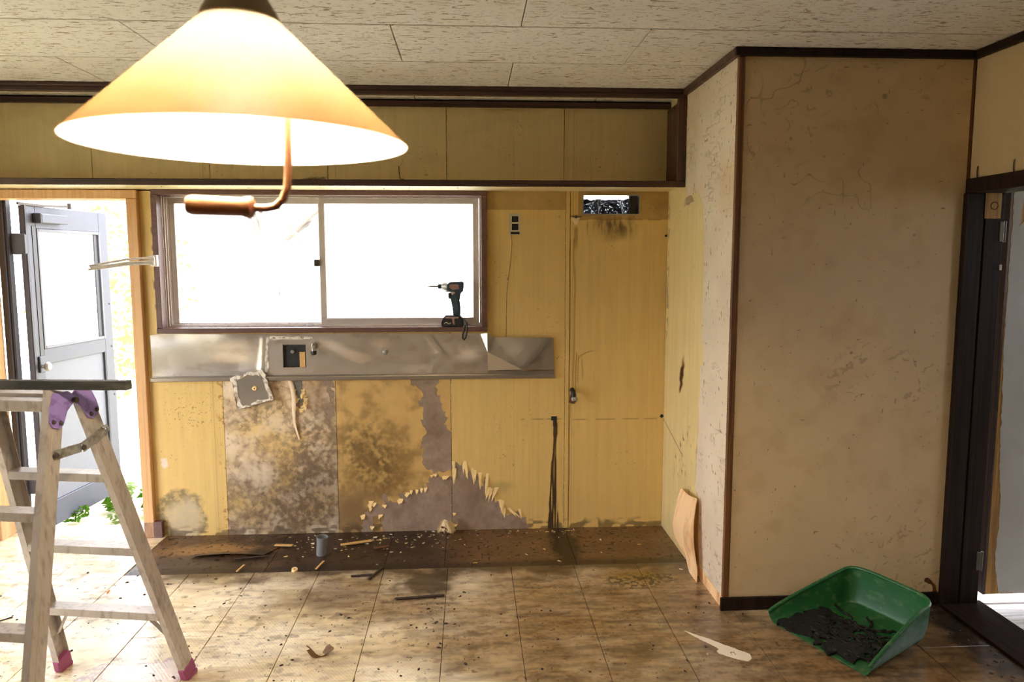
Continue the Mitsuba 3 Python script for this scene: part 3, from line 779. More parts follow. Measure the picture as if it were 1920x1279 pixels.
# ---------------------------------------------------------------- window_1
w1 = setting('window_1', 'wide two-sash kitchen window in a brown wooden casing')
X0, X1, Z0, Z1 = WIN
for n_, m in (('casing_bottom', bx(X0, X1, 3.925, 4.0, Z0, Z0 + .026, .002)), ('casing_top', bx(X0, X1, 3.935, 4.0, Z1 - .028, Z1 - .001, .002)), ('casing_left', bx(X0, X0 + .028, 3.93, 4.0, Z0 + .026, Z1 - .028, .002)),
              ('casing_right', bx(X1 - .028, X1, 3.93, 4.0, Z0 + .026, Z1 - .028, .002))):
    put(w1, n_, m, m_('casing_wood'))
a0, a1, b0, b1 = X0 + .028, X1 - .028, Z0 + .026, Z1 - .028
fr = put(w1, 'frame', cat(bx(a0, a1, 4.0, 4.075, b0 - .004, b0 + .006), bx(a0, a1, 4.0, 4.075, b1 - .008, b1 + .002), bx(a0, a0 + .010, 4.0, 4.075, b0, b1), bx(a1 - .010, a1, 4.0, 4.075, b0, b1),
                          bx(a0, a1, 4.012, 4.015, b0 + .006, b0 + .014), bx(a0, a1, 4.040, 4.043, b0 + .006, b0 + .014), bx(a0 + .01, a0 + .018, 4.012, 4.016, b0, b1), bx(a0 + .01, a0 + .018, 4.04, 4.044, b0, b1)), m_('window_alu'))


def sash(x0, x1, y, pane, rail=.028, bot=.036):
    z0, z1 = b0 + .007, b1 - .009
    s = put(w1, 'sash', cat(bx(x0, x1, y, y + .018, z0, z0 + bot, .002), bx(x0, x1, y, y + .018, z1 - rail, z1, .002), bx(x0, x0 + .032, y, y + .018, z0 + bot, z1 - rail, .002), bx(x1 - .032, x1, y, y + .018, z0 + bot, z1 - rail, .002)), m_('window_alu'))
    put(s, 'pane', xz(sbox(x0 + .028, z0 + bot - .004, x1 - .028, z1 - rail + .004), y + .009, .0001) if False else grid(lambda u, v: (x0 + .028 + (x1 - x0 - .056) * u, y + .009, z0 + bot - .004 + (z1 - z0 - bot - rail + .008) * v), 1, 1), m_(pane))
    return s


sash(a0 + .012, -.772, 4.046, 'glass', bot=.012)
s2 = sash(-.798, a1 - .012, 4.018, 'frosted')
ck = put(w1, 'crescent_lock', cat(bx(-.825, -.796, 4.008, 4.02, 1.44, 1.476, .003), lathe([(0, 0), (.011, 0), (.011, .006), (0, .006)], (-.806, 4.01, 1.458), (0, -1, 0), 16)), m_('bolt'))
put(w1, 'drain_cap', lathe([(0, .006), (.02, .004), (.026, 0), (0, 0)], (-.86, 4.02, b0 + .006), (0, 0, 1), 20), m_('bolt'))

# ---------------------------------------------------------------- door_1, the outer door
d1 = setting('door_1', 'open aluminium back door with a lattice-glass upper half in an orange wood frame')
put(d1, 'head', bx(DOOR[0], DOOR[1], 3.93, 4.07, 1.784, 1.829, .003), m_('orange_wood'))
put(d1, 'jamb', bx(-1.742, -1.689, 3.925, 4.07, .0, 1.784, .003), m_('orange_wood'))
put(d1, 'jamb', bx(DOOR[0] - .002, DOOR[0] + .045, 3.93, 4.07, .0, 1.784, .003), m_('orange_wood'))
put(d1, 'outer_frame', cat(bx(-2.470, -2.440, 4.072, 4.14, -.05, 1.80, .002), bx(-2.438, -2.425, 4.085, 4.12, -.05, 1.79), bx(-1.74, -1.70, 4.072, 4.14, -.05, 1.80, .002), bx(-2.470, -1.70, 4.072, 4.14, 1.80, 1.835, .002)), m_('door_dark'))
put(d1, 'threshold', bx(-2.47, -1.69, 4.01, 4.15, -.06, -.0015, .004), m_('concrete'))
HX, HY, ANG = -2.362, 4.13, math.radians(84)
la, lb = np.array([math.cos(ANG), math.sin(ANG), 0]), np.array([math.sin(ANG), -math.cos(ANG), 0])    # along the leaf, out of its inner face


def leafbox(s0, s1, z0, z1, t0, t1, b=.002):
    """A box on the leaf: s along it from the hinge, t out of its inner face."""
    m = bx(s0, s1, z0, z1, t0, t1, b)
    return onto(m, la, (0, 0, 1), lb, (HX, HY, 0))


LW_, LZ0, LZ1 = .74, -.02, 1.765
dl = put(d1, 'leaf', cat(leafbox(0, .085, LZ0, LZ1, -.03, 0), leafbox(LW_ - .085, LW_, LZ0, LZ1, -.03, 0), leafbox(.085, LW_ - .085, 1.645, LZ1, -.03, 0), leafbox(.085, LW_ - .085, LZ0, .12, -.03, 0),
                         leafbox(.085, LW_ - .085, .90, .985, -.03, 0)), m_('door_alu'))
put(dl, 'lower_panel', leafbox(.085, LW_ - .085, .12, .90, -.022, -.012), m_('door_white'))
put(dl, 'glazing_bead', cat(leafbox(.085, .100, .985, 1.645, -.028, .006), leafbox(LW_ - .10, LW_ - .085, .985, 1.645, -.028, .006), leafbox(.1, LW_ - .1, 1.628, 1.645, -.028, .006), leafbox(.1, LW_ - .1, .985, 1.002, -.028, .006)), m_('door_white'))
put(dl, 'gasket', cat(leafbox(.050, .082, .93, 1.66, 0, .003), leafbox(LW_ - .135, LW_ - .103, 1.002, 1.628, -.012, -.004), leafbox(.0, .018, LZ0, LZ1, .0005, .004), leafbox(LW_ - .10, LW_ - .088, .12, .90, -.012, .002)), m_('door_dark'))
put(dl, 'pane', leafbox(.1, LW_ - .1, 1.002, 1.628, -.0165, -.0150, 0), m_('frosted'))
for k in range(1, 4):
    put(dl, 'lattice_bar', leafbox(.1 + (LW_ - .2) * k / 4 - .004, .1 + (LW_ - .2) * k / 4 + .004, 1.002, 1.628, -.026, -.019, .001), m_('door_white'))
    put(dl, 'lattice_bar', leafbox(.1, LW_ - .1, 1.002 + .626 * k / 4 - .004, 1.002 + .626 * k / 4 + .004, -.026, -.019, .001), m_('door_white'))
put(dl, 'closer_body', cat(leafbox(.075, .30, 1.675, 1.725, .001, .045, .004)), m_('door_alu'))
put(dl, 'closer_cap', leafbox(.062, .074, 1.673, 1.727, .001, .047, .003), m_('door_dark'))
put(d1, 'closer_arm', cat(bar((-2.375, 4.10, 1.772), (-2.33, 4.25, 1.768), (0, 0, 1), .014, .010), bar((-2.33, 4.25, 1.768), (-2.285, 4.44, 1.778), (0, 0, 1), .012, .007), lathe([(0, 0), (.012, 0), (.012, .03), (0, .03)], (-2.285, 4.44, 1.765), (0, 0, 1), 12)), m_('bolt'))
for z in (1.56, .25):
    put(d1, 'hinge', cat(bx(-2.432, -2.356, 4.105, 4.135, z - .055, z + .055, .006)), m_('door_dark'))
hd = put(dl, 'lock_case', leafbox(.030, .075, .86, .95, .001, .012, .003), m_('door_alu'))
put(hd, 'knob', lathe([(0, .045), (.018, .043), (.026, .034), (.022, .024), (.010, .018), (.010, 0), (0, 0)], tuple(np.array([HX, HY, .895]) + la * .045 + lb * .012), tuple(lb), 20), m_('brass'), 40)
for z in (.93, .62, 1.2):
    put(dl, 'bolt_head', lathe([(0, .004), (.006, .003), (.008, 0), (0, 0)], tuple(np.array([HX, HY, z]) + la * (LW_ - .02)), tuple(lb), 12), m_('door_dark'))

# ---------------------------------------------------------------- splashback
sp = thing('steel_splashback', 'dented stainless steel splashback strip below the kitchen window', 'splashback')
body = Polygon([(-1.666, .868), (-1.668, 1.084), (-1.60, 1.092), (-1.40, 1.088), (-1.0, 1.086), (-.5, 1.088), (-.25, 1.083), (.086, 1.084), (.092, .98), (.094, .868)]).difference(cut_hole)
put(sp, 'sheet', xz(body, D - .003, .002), m_('steel'))
put(sp, 'lip', cat(bx(-1.672, .455, D - .026, D - .004, .840, .862, .003), bx(-1.668, .45, D - .008, D - .003, .862, .868)), m_('steel_plain'), label='folded bottom lip of the sheet')
pts = {'a': (.052, 1.080, .004), 'b': (.088, 1.087, .030), 'c': (.126, 1.063, .016), 'd': (.440, 1.058, .022), 'e': (.448, .906, .014), 'f': (.453, .884, .010), 'g': (.272, .892, .044), 'h': (.30, .880, .030), 'i': (.092, .884, .010), 'j': (.090, .985, .034)}
V = np.array([(x, D - o, z) for x, z, o in pts.values()])
ix = {k: i for i, k in enumerate(pts)}
tri = [tuple(ix[c] for c in t) for t in ('abj', 'bcj', 'cgj', 'cdg', 'deg', 'efg', 'fhg', 'hig', 'gij')]
bm = trimesh.Trimesh(V, tri, process=False).subdivide().subdivide().subdivide()
bm.vertices[:, 1] -= .006 * (meshkit.fbm(bm.vertices * 14, 3) - .5)
put(sp, 'bent_sheet', bm, m_('steel_plain'), 24, label='crumpled loose end of the steel sheet')
put(sp, 'caulk_line', cat(xz(ragged([(-1.085, .885), (-1.068, .885), (-1.062, 1.055), (-.83, 1.058), (-.83, 1.072), (-1.075, 1.076)], .008, seed=41), D - .005, .003)), m_('caulk'))
put(sp, 'cover_plate', xz(sbox(-1.062, .882, -.80, 1.056).difference(cut_hole), D - .005, .0015), m_('steel'), label='square steel cover round the ragged cut-out')
bk = put(sp, 'cut_out_back', xz(cut_hole.buffer(.02), D + .0098, .0015), m_('black'))
put(sp, 'wall_stud', bx(-.905, -.876, D + .0, D + .0085, .905, .99, .001), m_('splinter'))
put(sp, 'pipe_end', lathe([(0, .012), (.008, .012), (.010, .010), (.010, 0), (0, 0)], (-.94, D + .005, .992), (0, -1, 0), 16), m_('galvanised'))
put(sp, 'back_strip', bx(.092, .450, D - .007, D - .002, .866, .896), m_('steel_plain'))
put(sp, 'grommet', lathe([(.0, .010), (.008, .010), (.012, .007), (.012, .001), (.016, 0), (0, 0)], (-.455, D - .005, .988), (0, -1, 0), 20), m_('galvanised'), 40)

vt = thing('water_valve', 'short chrome pipe stub with dark cap on the steel splashback', 'valve')
put(vt, 'flange', lathe([(0, .004), (.016, .003), (.018, 0), (0, 0)], (-.822, D - .007, 1.022), (0, -1, 0), 20), m_('chrome'), 40)
put(vt, 'elbow', tube([(-.822, D - .008, 1.026), (-.822, D - .03, 1.028), (-.822, D - .042, 1.018), (-.821, D - .044, 1.0)], [.009, .010, .011, .011], 12), m_('chrome'), 50)
put(vt, 'cap', lathe([(0, .022), (.012, .020), (.015, .012), (.015, 0), (0, 0)], (-.821, D - .044, 1.0), (.05, -.1, -1), 16), m_('black'), 40)

fp = thing('steel_flap', 'small square steel plate with ragged white caulk hanging crooked below the splashback', 'metal plate')
fq = [(-1.254, .862), (-1.088, .902), (-1.036, .742), (-1.222, .690)]
fc = np.mean(fq, 0)
ins = [tuple(fc + (np.array(q) - fc) * .80) for q in fq]
put(fp, 'plate', xz(Polygon(fq).buffer(0), D - .031, .002), m_('steel_plain'))
put(fp, 'caulk_rim', xz(ragged(fq, .012, seed=51).difference(ragged(ins, .016, seed=52)), D - .033, .003), m_('caulk'))
put(fp, 'knob', lathe([(.004, .006), (.010, .006), (.013, .002), (.013, 0), (.004, 0), (.004, .006)], (-1.135, D - .033, .803), (0, -1, 0), 18), m_('torn_edge'), 40)
for q in ((-1.250, .836, -1.232, .70), (-1.068, .836, -1.042, .748)):
    put(fp, 'folded_edge', bar((q[0], D - .018, q[1]), (q[2], D - .018, q[3]), (0, 1, 0), .026, .003), m_('steel_plain'))

# ---------------------------------------------------------------- small fittings on the wall
ot = thing('wall_outlet', 'uncovered double socket frame on the yellow panel right of the window', 'outlet')
put(ot, 'frame', xz(sbox(.206, 1.604, .267, 1.716).difference(unary_union([sbox(.222, 1.672, .256, 1.702), sbox(.222, 1.630, .256, 1.662), sbox(.215, 1.608, .262, 1.620)])), D + .002, .005), m_('outlet_metal'))
put(ot, 'box', bx(.209, .264, D + .004, D + .0075, 1.607, 1.713), m_('black'))
for z in (1.687, 1.646):
    put(ot, 'socket', bx(.225, .253, D - .002, D + .003, z - .012, z + .012, .002), m_('black'))
single('hairline_cable', 'thin brown cable trailing down the panel from the socket frame', 'cable', tube([(.218, D - .002, 1.606), (.222, D - .002, 1.56), (.216, D - .002, 1.48), (.203, D - .002, 1.38), (.194, D - .002, 1.30), (.191, D - .002, 1.18), (.190, D - .002, 1.06)], .0013, 6), m_('dust'))
vn = thing('vent_opening', 'narrow dirty glass vent slot high on the yellow panel below the shelf', 'vent')
v0, v1, q0, q1 = VENT
put(vn, 'sleeve', cat(bx(v0, v1, D - .004, D + .135, q0 - .002, q0 + .003), bx(v0, v1, D - .004, D + .135, q1 - .003, q1 + .002), bx(v0 - .002, v0 + .003, D - .004, D + .135, q0, q1), bx(v1 - .003, v1 + .002, D - .004, D + .135, q0, q1)), m_('steel_plain'))
put(vn, 'dirty_pane', grid(lambda u, v: (v0 + .003 + (v1 - v0 - .006) * u, D + .06, q0 + .003 + (q1 - q0 - .006) * v), 1, 1), m_('dirty_pane'))
put(vn, 'side_box', bx(v1 - .050, v1 - .004, D + .03, D + .055, q0 + .004, q1 - .004, .002), m_('black'))
put(vn, 'divider', cat(bx(v0 + .088, v0 + .092, D + .045, D + .05, q0 + .003, q1 - .02), bar((v0 + .222, D + .047, q0 + .004), (v0 + .212, D + .047, q1 - .02), (1, 0, 0), .003, .003)), m_('galvanised'))
gs = thing('gas_pipe_stub', 'rusty dark pipe stub poking from the yellow panel near the joint strip', 'pipe')
put(gs, 'pipe', tube([(.548, D + .0, .772), (.549, D - .03, .77), (.550, D - .040, .755), (.551, D - .042, .735)], [.012, .013, .013, .012], 12), m_('black'), 50)
put(gs, 'nut', lathe([(0, .02), (.013, .018), (.016, .010), (.016, 0), (0, 0)], (.553, D - .042, .737), (.15, -.3, -1), 6), m_('galvanised'))
put(gs, 'rust_ring', xz(ragged([(.532, .70), (.560, .695), (.572, .72), (.566, .75), (.536, .745)], .006, .006, seed=61), D - .0002, .002), m_('rust'))
pc = thing('pipe_clip', 'small black pipe clip at the head of the tarry streak', 'clip')
put(pc, 'plate', bx(.434, .466, D - .005, D - .0005, .604, .626, .002), m_('black'))
put(pc, 'tube_end', tube([(.452, D - .006, .600), (.452, D - .008, .572)], .008, 10), m_('dark_splinter'))
hk = single('wire_hook', 'bent wire hook on the upper panel behind the lamp', 'hook', tube([(-.366, D - .003, 1.958), (-.364, D - .004, 1.92), (-.360, D - .008, 1.895), (-.350, D - .012, 1.888), (-.340, D - .008, 1.890)], .0022, 6), m_('bolt'))
nb = thing('torn_bracket', 'torn scrap of bracket and card beside the vent slot', 'bracket')
put(nb, 'card', xz(ragged([(.532, 1.69), (.545, 1.70), (.585, 1.69), (.575, 1.665), (.556, 1.655), (.54, 1.67)], .006, .006, seed=71), D - .0005, .002), m_('flake'))
put(nb, 'screw', lathe([(0, .01), (.006, .008), (.008, 0), (0, 0)], (.562, D - .002, 1.699), (0, -1, 0), 12), m_('bolt'))
put(nb, 'wire', tube([(.534, D - .003, 1.703), (.55, D - .004, 1.70), (.575, D - .004, 1.698), (.592, D - .003, 1.70)], .002, 6), m_('bolt'))
for x, z, r, lab in ((.473, 1.70, .006, 'small dark screw hole right of the socket frame'), (1.045, .62, .010, 'dark hole in the alcove corner at the level of the scratched line'), (1.047, 1.60, .007, 'dark hole in the alcove corner below the vent slot')):
    single('screw_hole', lab, 'hole', lathe([(0, .001), (r * .6, .001), (r, 0), (0, 0)], (x, D, z), (0, -1, 0), 12), m_('black'), group='screw holes in the yellow panels')

tr = thing('towel_rail', 'white swing-arm towel rail on the left side of the window casing', 'towel rail')
put(tr, 'bracket', cat(bx(-1.628, -1.594, 3.90, 3.93, 1.44, 1.50, .003), bx(-1.622, -1.60, 3.885, 3.90, 1.448, 1.492, .003)), m_('white_paint'))
for k, (z, dx, dz) in enumerate(((1.487, .0, 0.0), (1.470, .004, .0), (1.457, -.004, .004))):
    put(tr, 'arm', tube([(-1.605, 3.885, z), (-1.70, 3.80, z - .010 + dz), (-1.825 + dx, 3.69, 1.446 - .009 * k)], [.006, .0055, .005], 8), m_('white_paint'), 50)

for x, y, lab in ((RIGHT - .004, 2.90, 'bent nail standing above the corner of the inner door frame'), (RIGHT - .004, 2.70, 'nail standing above the inner door frame near the picture edge')):
    single('nail', lab, 'nail', tube([(x, y, 1.797), (x - .002, y, 1.82), (x - .001, y - .002, 1.842)], .0022, 6), m_('bolt'))
single('orange_scrap', 'tiny orange plastic scrap on the pale floor behind the ladder', 'scrap', tube([(-1.62, 3.255, .003), (-1.622, 3.27, .005), (-1.626, 3.285, .003)], .003, 6), m_('orange_bit'))
single('thin_twig', 'thin dark twig on the floor left of the step ladder', 'twig', tube([(-1.96, 2.995, .003), (-1.93, 3.02, .004), (-1.905, 3.05, .003)], .0025, 6), m_('dark_splinter'))

# ---------------------------------------------------------------- pendant lamp
lp = thing('pendant_lamp', 'lit orange cone-shaded pendant lamp with a bronze pull handle hanging in the foreground', 'lamp')
LC = np.array([-.346, 1.192, 1.650])
put(lp, 'shade', lathe([(.25, 0), (.056, .187)], LC, n=96), m_('shade'), True)
put(lp, 'liner', lathe([(.2485, .0), (.054, .1872)], LC, n=96), m_('liner'), True, label='white inner face of the shade')
put(lp, 'cap', lathe([(.0565, .186), (.060, .180), (.058, .190), (.034, .232), (.020, .25), (.0, .252)], LC, n=48), m_('cap_metal'), 40)
put(lp, 'cord', tube([LC + (0, 0, .25), LC + (0, 0, CEIL - 1.65)], .004, 8), m_('cord'))
bulb = numbered('pendant_lamp__bulb')
scene[bulb] = {**mikit.ply(lathe([(0, -.045), (.024, -.039), (.039, -.022), (.045, 0), (.041, .020), (.026, .042), (.016, .064), (0, .066)], LC + (0, 0, .074), n=24), m_('white_paint'), smooth=True), 'emitter': {'type': 'area', 'radiance': {'type': 'rgb', 'value': [BULB, BULB * .80, BULB * .55]}}}
put(lp, 'socket', lathe([(0, -.01), (.018, -.01), (.018, .04), (0, .04)], LC + (0, 0, .150), n=20), m_('white_paint'))
rod = [(-.346, 1.185, 1.696), (-.32, 1.16, 1.695), (-.27, 1.11, 1.692), (-.259, 1.101, 1.688), (-.2575, 1.10, 1.675), (-.259, 1.10, 1.60), (-.261, 1.10, 1.577), (-.268, 1.10, 1.560), (-.279, 1.10, 1.550), (-.292, 1.10, 1.5475), (-.33, 1.10, 1.5485)]
put(lp, 'handle_rod', tube(rod, .0058, 12), m_('bronze'), 50)
put(lp, 'grip', lathe([(0, 0), (.009, 0), (.0155, .004), (.0155, .012), (.0135, .018), (.0140, .06), (.0145, .088), (.012, .095), (0, .096)], (-.308, 1.10, 1.5485), (-1, 0, .04), 28), m_('bronze'), 40)

# ---------------------------------------------------------------- step ladder
ld = thing('step_ladder', 'worn aluminium step ladder with purple hinges standing open by the back door', 'ladder')
AX, AY, LH, TH, SPR, WB, WT, GAP = -1.311, 2.214, 1.106, .167, .394, .241, .144, .048
r_, n_ = np.array([math.cos(TH), -math.sin(TH), 0]), np.array([-math.sin(TH), -math.cos(TH), 0])
A0, ZZ = np.array([AX, AY, 0]), np.array([0, 0, 1.0])


def rail(f, s):
    """Foot and head of a rail: f = -1 far frame, +1 near frame; s = +1 right, -1 left."""
    return A0 + f * n_ * SPR + s * r_ * WB, A0 + f * n_ * GAP + s * r_ * WT + ZZ * LH


chan = Polygon([(-.029, -.011), (.029, -.011), (.029, .011), (.026, .011), (.026, -.008), (-.026, -.008), (-.026, .011), (-.029, .011)])
chan = unary_union([chan, sbox(-.008, -.012, .008, -.0105)])
RUNG = {-1: (.285, .545, .815), 1: (.205, .497, .790)}
for f in (-1, 1):
    for s in (-1, 1):
        foot, head = rail(f, s)
        c = (head - foot) / np.linalg.norm(head - foot)
        b = -s * r_
        b = b - c * (b @ c)
        b /= np.linalg.norm(b)
        a = np.cross(b, c)
        q = foot + c * .02
        k = put(ld, 'rail', onto(ext(chan, np.linalg.norm(head - q) - (.0 if f > 0 else .015)), a, b, c, q), m_('alu'))
        put(ld, 'rubber_foot', cat(bar(foot + c * .012, foot + c * .060, a, .066, .030, .006), bar(foot + ZZ * .0, foot + ZZ * .018, a * (1, 1, 0), .062, .030, .004)), m_('magenta'), label='purple-red rubber foot')
    for z in RUNG[f]:
        L, R = (lambda q: q[0] + (q[1] - q[0]) * (z / LH))(rail(f, -1)), (lambda q: q[0] + (q[1] - q[0]) * (z / LH))(rail(f, 1))
        L, R = L + r_ * .008, R - r_ * .008
        put(ld, 'tread', cat(bar(L, R, n_, .054, .004, .001), bar(L - ZZ * .012 + n_ * .0255, R - ZZ * .012 + n_ * .0255, n_, .003, .024, .001), bar(L - ZZ * .012 - n_ * .0255, R - ZZ * .012 - n_ * .0255, n_, .003, .024, .001)), m_('alu'))
    q1, q0_ = rail(f, 1), rail(f, -1)
    z = LH - .025
    L, R = q0_[0] + (q0_[1] - q0_[0]) * (z / LH) + r_ * .008, q1[0] + (q1[1] - q1[0]) * (z / LH) - r_ * .008
    put(ld, 'top_tread', cat(bar(L, R, n_, .054, .004, .001), bar(L - ZZ * .014 + n_ * .0255, R - ZZ * .014 + n_ * .0255, n_, .003, .030, .001)), m_('alu'))
    for s in (-1, 1):
        foot, head = rail(f, s)
        t0 = foot + (head - foot) * (.16 / LH) - s * r_ * .012
        t1_ = foot + (head - foot) * (.282 / LH) - s * r_ * .085
        put(ld, 'brace', bar(t0, t1_, n_, .018, .003, .0005), m_('alu'))
for s in (-1, 1):
    for f in (-1, 1):
        foot, head = rail(f, s)
        c = (head - foot) / np.linalg.norm(head - foot)
        a = f * n_ - c * (f * n_ @ c)
        a /= np.linalg.norm(a)
        e = np.cross(c, a) * (1 if np.cross(c, a) @ (s * r_) > 0 else -1)
        prof = Polygon([(-.024, -.050), (-.010, -.062), (.014, -.062), (.028, -.048), (.030, -.020), (.022, .034), (-.030, .048), (-.056, .040), (-.054, .014), (-.036, -.008)])
        o = head - c * .045 + e * .0128
        ax3 = np.cross(a, c)
        sg = 1 if ax3 @ e > 0 else -1
        if sg < 0:
            prof = Polygon([(-x, y) for x, y in prof.exterior.coords])
        pm = onto(ext(prof, .005), a * sg, c, e, o)
        h = put(ld, 'hinge_plate', pm, m_('purple'), label='purple hinge bracket')
        for dx in (-.012, .016):
            put(h, 'rivet', lathe([(0, .006), (.005, .005), (.007, 0), (0, 0)], tuple(o + a * dx - c * .046 + e * .005), tuple(e), 12), m_('bolt'))
    put(ld, 'hinge_pin', tube([A0 + s * r_ * (WT + .004) + ZZ * (LH - .035), A0 + s * r_ * (WT + .032) + ZZ * (LH - .035)], .009, 12), m_('bolt'))
    pn, pf = rail(1, s), rail(-1, s)
    zn, zf = .935, .955
    N = pn[0] + (pn[1] - pn[0]) * (zn / LH) + s * r_ * .016
    F = pf[0] + (pf[1] - pf[0]) * (zf / LH) + s * r_ * .022
    Mid = N * .47 + F * .53 - ZZ * .014
    k = put(ld, 'lock_link', bar(N, Mid, ZZ, .028, .004, .001), m_('galvanised'))
    put(k, 'rivet', lathe([(0, .008), (.006, .007), (.009, 0), (0, 0)], tuple(N + s * r_ * .002), tuple(s * r_), 12), m_('bolt'))
    k = put(ld, 'lock_link', bar(Mid + s * r_ * .005, F, ZZ, .032, .004, .001), m_('galvanised'))
    put(k, 'rivet', lathe([(0, .006), (.007, .005), (.009, 0), (0, 0)], tuple(Mid + s * r_ * .007), tuple(s * r_), 12), m_('bolt'))
    put(k, 'hook', tube([F + ZZ * .012, F + s * r_ * .006 + ZZ * .018 - n_ * .012, F + s * r_ * .006 + ZZ * .004 - n_ * .020, F + ZZ * -.008 - n_ * .012], .005, 8), m_('galvanised'))
single('black_bar', 'flat black bar lying across the top of the step ladder', 'bar', bar((-1.80, 2.185, 1.127), (-.952, 2.105, 1.127), (0, 0, 1), .026, .03, .002), m_('black_bar'))

# ---------------------------------------------------------------- impact driver on the window sill
im = thing('impact_driver', 'dark cordless impact driver standing on its battery on the right of the window sill', 'power tool')
SX0, SY, SZ = -.100, 3.962, WIN[2] + .027


def big(m, k=1.26):
    m.vertices = (m.vertices - (SX0, SY, SZ)) * k + (SX0, SY, SZ)
    return m


def prism(pts, w, bev=.006, y=None):
    P = Polygon(pts).buffer(0)
    y = SY if y is None else y
    core = xz(P.buffer(-bev, join_style=1), y + w / 2, w)
    mid = xz(P.buffer(-bev * .3), y + w / 2 - bev * .7, w - bev * 1.4)
    out = xz(P, y + w / 2 - bev * 1.6, w - bev * 3.2)
    return cat(core, mid, out)


def X(*q):
    return [(SX0 + a, SZ + b) for a, b in q]


put(im, 'motor_housing', big(prism(X((-.018, .176), (-.006, .186), (.045, .188), (.052, .184), (.050, .150), (.040, .140), (-.004, .146), (-.020, .154)), .062)), m_('tool_body'), 30)
put(im, 'side_panel', big(prism(X((-.006, .178), (.030, .179), (.034, .158), (.006, .152), (-.008, .164)), .066, .002)), m_('tool_grey'), 30)
put(im, 'nose', big(lathe([(0, .024), (.010, .024), (.018, .010), (.024, 0), (0, 0)], (SX0 - .018, SY, SZ + .168), (-1, 0, 0), 20)), m_('galvanised'), 40)
ch = put(im, 'chuck', big(lathe([(0, .014), (.008, .014), (.010, .010), (.010, 0), (0, 0)], (SX0 - .042, SY, SZ + .168), (-1, 0, 0), 16)), m_('tool_black'), 40)
put(ch, 'bit', big(tube([(SX0 - .055, SY, SZ + .168), (SX0 - .085, SY, SZ + .168), (SX0 - .10, SY, SZ + .1685)], [.0032, .003, .0018], 6)), m_('bolt'))
put(im, 'grip', big(prism(X((.000, .148), (.040, .146), (.034, .110), (.038, .070), (.036, .045), (.008, .045), (.004, .080), (-.004, .118)), .038, .008)), m_('tool_body'), 30)
put(im, 'trigger', big(prism(X((-.014, .140), (-.002, .142), (.002, .118), (-.010, .116), (-.013, .126)), .020, .003)), m_('tool_black'), 30)
put(im, 'trigger_guard', big(prism(X((-.022, .150), (.014, .150), (.016, .140), (.004, .132), (-.006, .146), (-.022, .144)), .044, .002)), m_('tool_pale'), 30)
bt = put(im, 'battery', big(prism(X((-.042, .004), (-.036, .000), (.046, .000), (.050, .010), (.048, .034), (.036, .046), (-.024, .046), (-.036, .034), (-.043, .018)), .070, .006)), m_('tool_black'), 30)
put(bt, 'trim_band', big(prism(X((-.026, .042), (.030, .042), (.030, .036), (.012, .034), (.014, .010), (.006, .010), (.002, .034), (-.026, .036)), .0745, .001)), m_('tool_grey'), 30)
put(bt, 'print_stripe', big(cat(xz(LineString(X((-.030, .014), (-.022, .020), (-.012, .012), (-.004, .016))).buffer(.0016), SY - .0345, .001))), m_('tool_pale'))
st = [(.046, .034), (.058, .030), (.064, .016), (.066, -.002), (.064, -.022), (.060, -.040), (.054, -.050), (.047, -.046), (.047, -.030), (.054, -.008), (.058, .010)]
put(im, 'wrist_strap', big(tube([(SX0 + a, SY - .032 - .036 * smooth_, SZ + b) for (a, b), smooth_ in zip(st, [0, .4, .9, 1.15, 1.2, 1.2, 1.2, 1.2, 1.2, 1.15, .9])], .0034, 8)), m_('tool_black'), 50)

# ---------------------------------------------------------------- green dustpan
dp = thing('green_dustpan', 'big green plastic dustpan holding black sludge on the floor beside the column', 'dustpan')
PO = np.array([1.215, 2.842, .004])                      # the lip's left corner
lipv = np.array([1.400 - 1.215, 2.405 - 2.842, 0])
LL = np.linalg.norm(lipv)
pu = lipv / LL                                           # along the lip
pv = np.array([-pu[1], pu[0], 0])                        # towards the back
TILT = math.radians(7)
pvt = pv * math.cos(TILT) + ZZ * math.sin(TILT)
pn_ = np.cross(pu, pvt)
pn_ = pn_ if pn_[2] > 0 else -pn_
DEP, HGT = .395, .135


def pan(a, b):
    """a runs round the wall from the left lip corner over the back to the right one, b up from the floor's middle to the rim."""
    # plan outline, a rounded U in (u along the lip, v depth)
    t = a
    if t < .36:
        k = t / .36
        u, v, h = .075 * k, k * (DEP - .09), .035 + (HGT - .035) * k ** .8
    elif t > .64:
        k = (1 - t) / .36
        u, v, h = LL - .02 * k, k * (DEP - .09), .035 + (HGT - .035) * k ** .8
    else:
        k = (t - .36) / .28
        ang = math.pi - math.pi * k
        w, uc = LL / 2 - .0475, LL / 2 + .0275
        e = .45
        cx, sx_ = math.copysign(abs(math.cos(ang)) ** e, math.cos(ang)), abs(math.sin(ang)) ** e
        u, v, h = uc + w * cx, DEP - .09 + .09 * sx_, HGT + .015 * math.sin(math.pi * k)
    flat = np.array([LL / 2 + (u - LL / 2) * .90, v * .93 + .0])
    if b < .5:
        q = b / .5
        mid = np.array([LL / 2 + (u - LL / 2) * .0, min(v, DEP * .5)])
        uv_ = mid + (flat - mid) * q
        z = .0
    else:
        q = (b - .5) / .5
        uv_ = flat + (np.array([u, v]) - flat) * math.sin(q * math.pi / 2)
        z = h * (1 - math.cos(q * math.pi / 2)) ** .75
    return PO + pu * uv_[0] + pvt * uv_[1] + pn_ * z


def pan_floor(u, v):
    w = .90 + .10 * 0
    return PO + pu * (LL / 2 + (u - .5) * LL * w) + pvt * (v * DEP * .93) + pn_ * .001


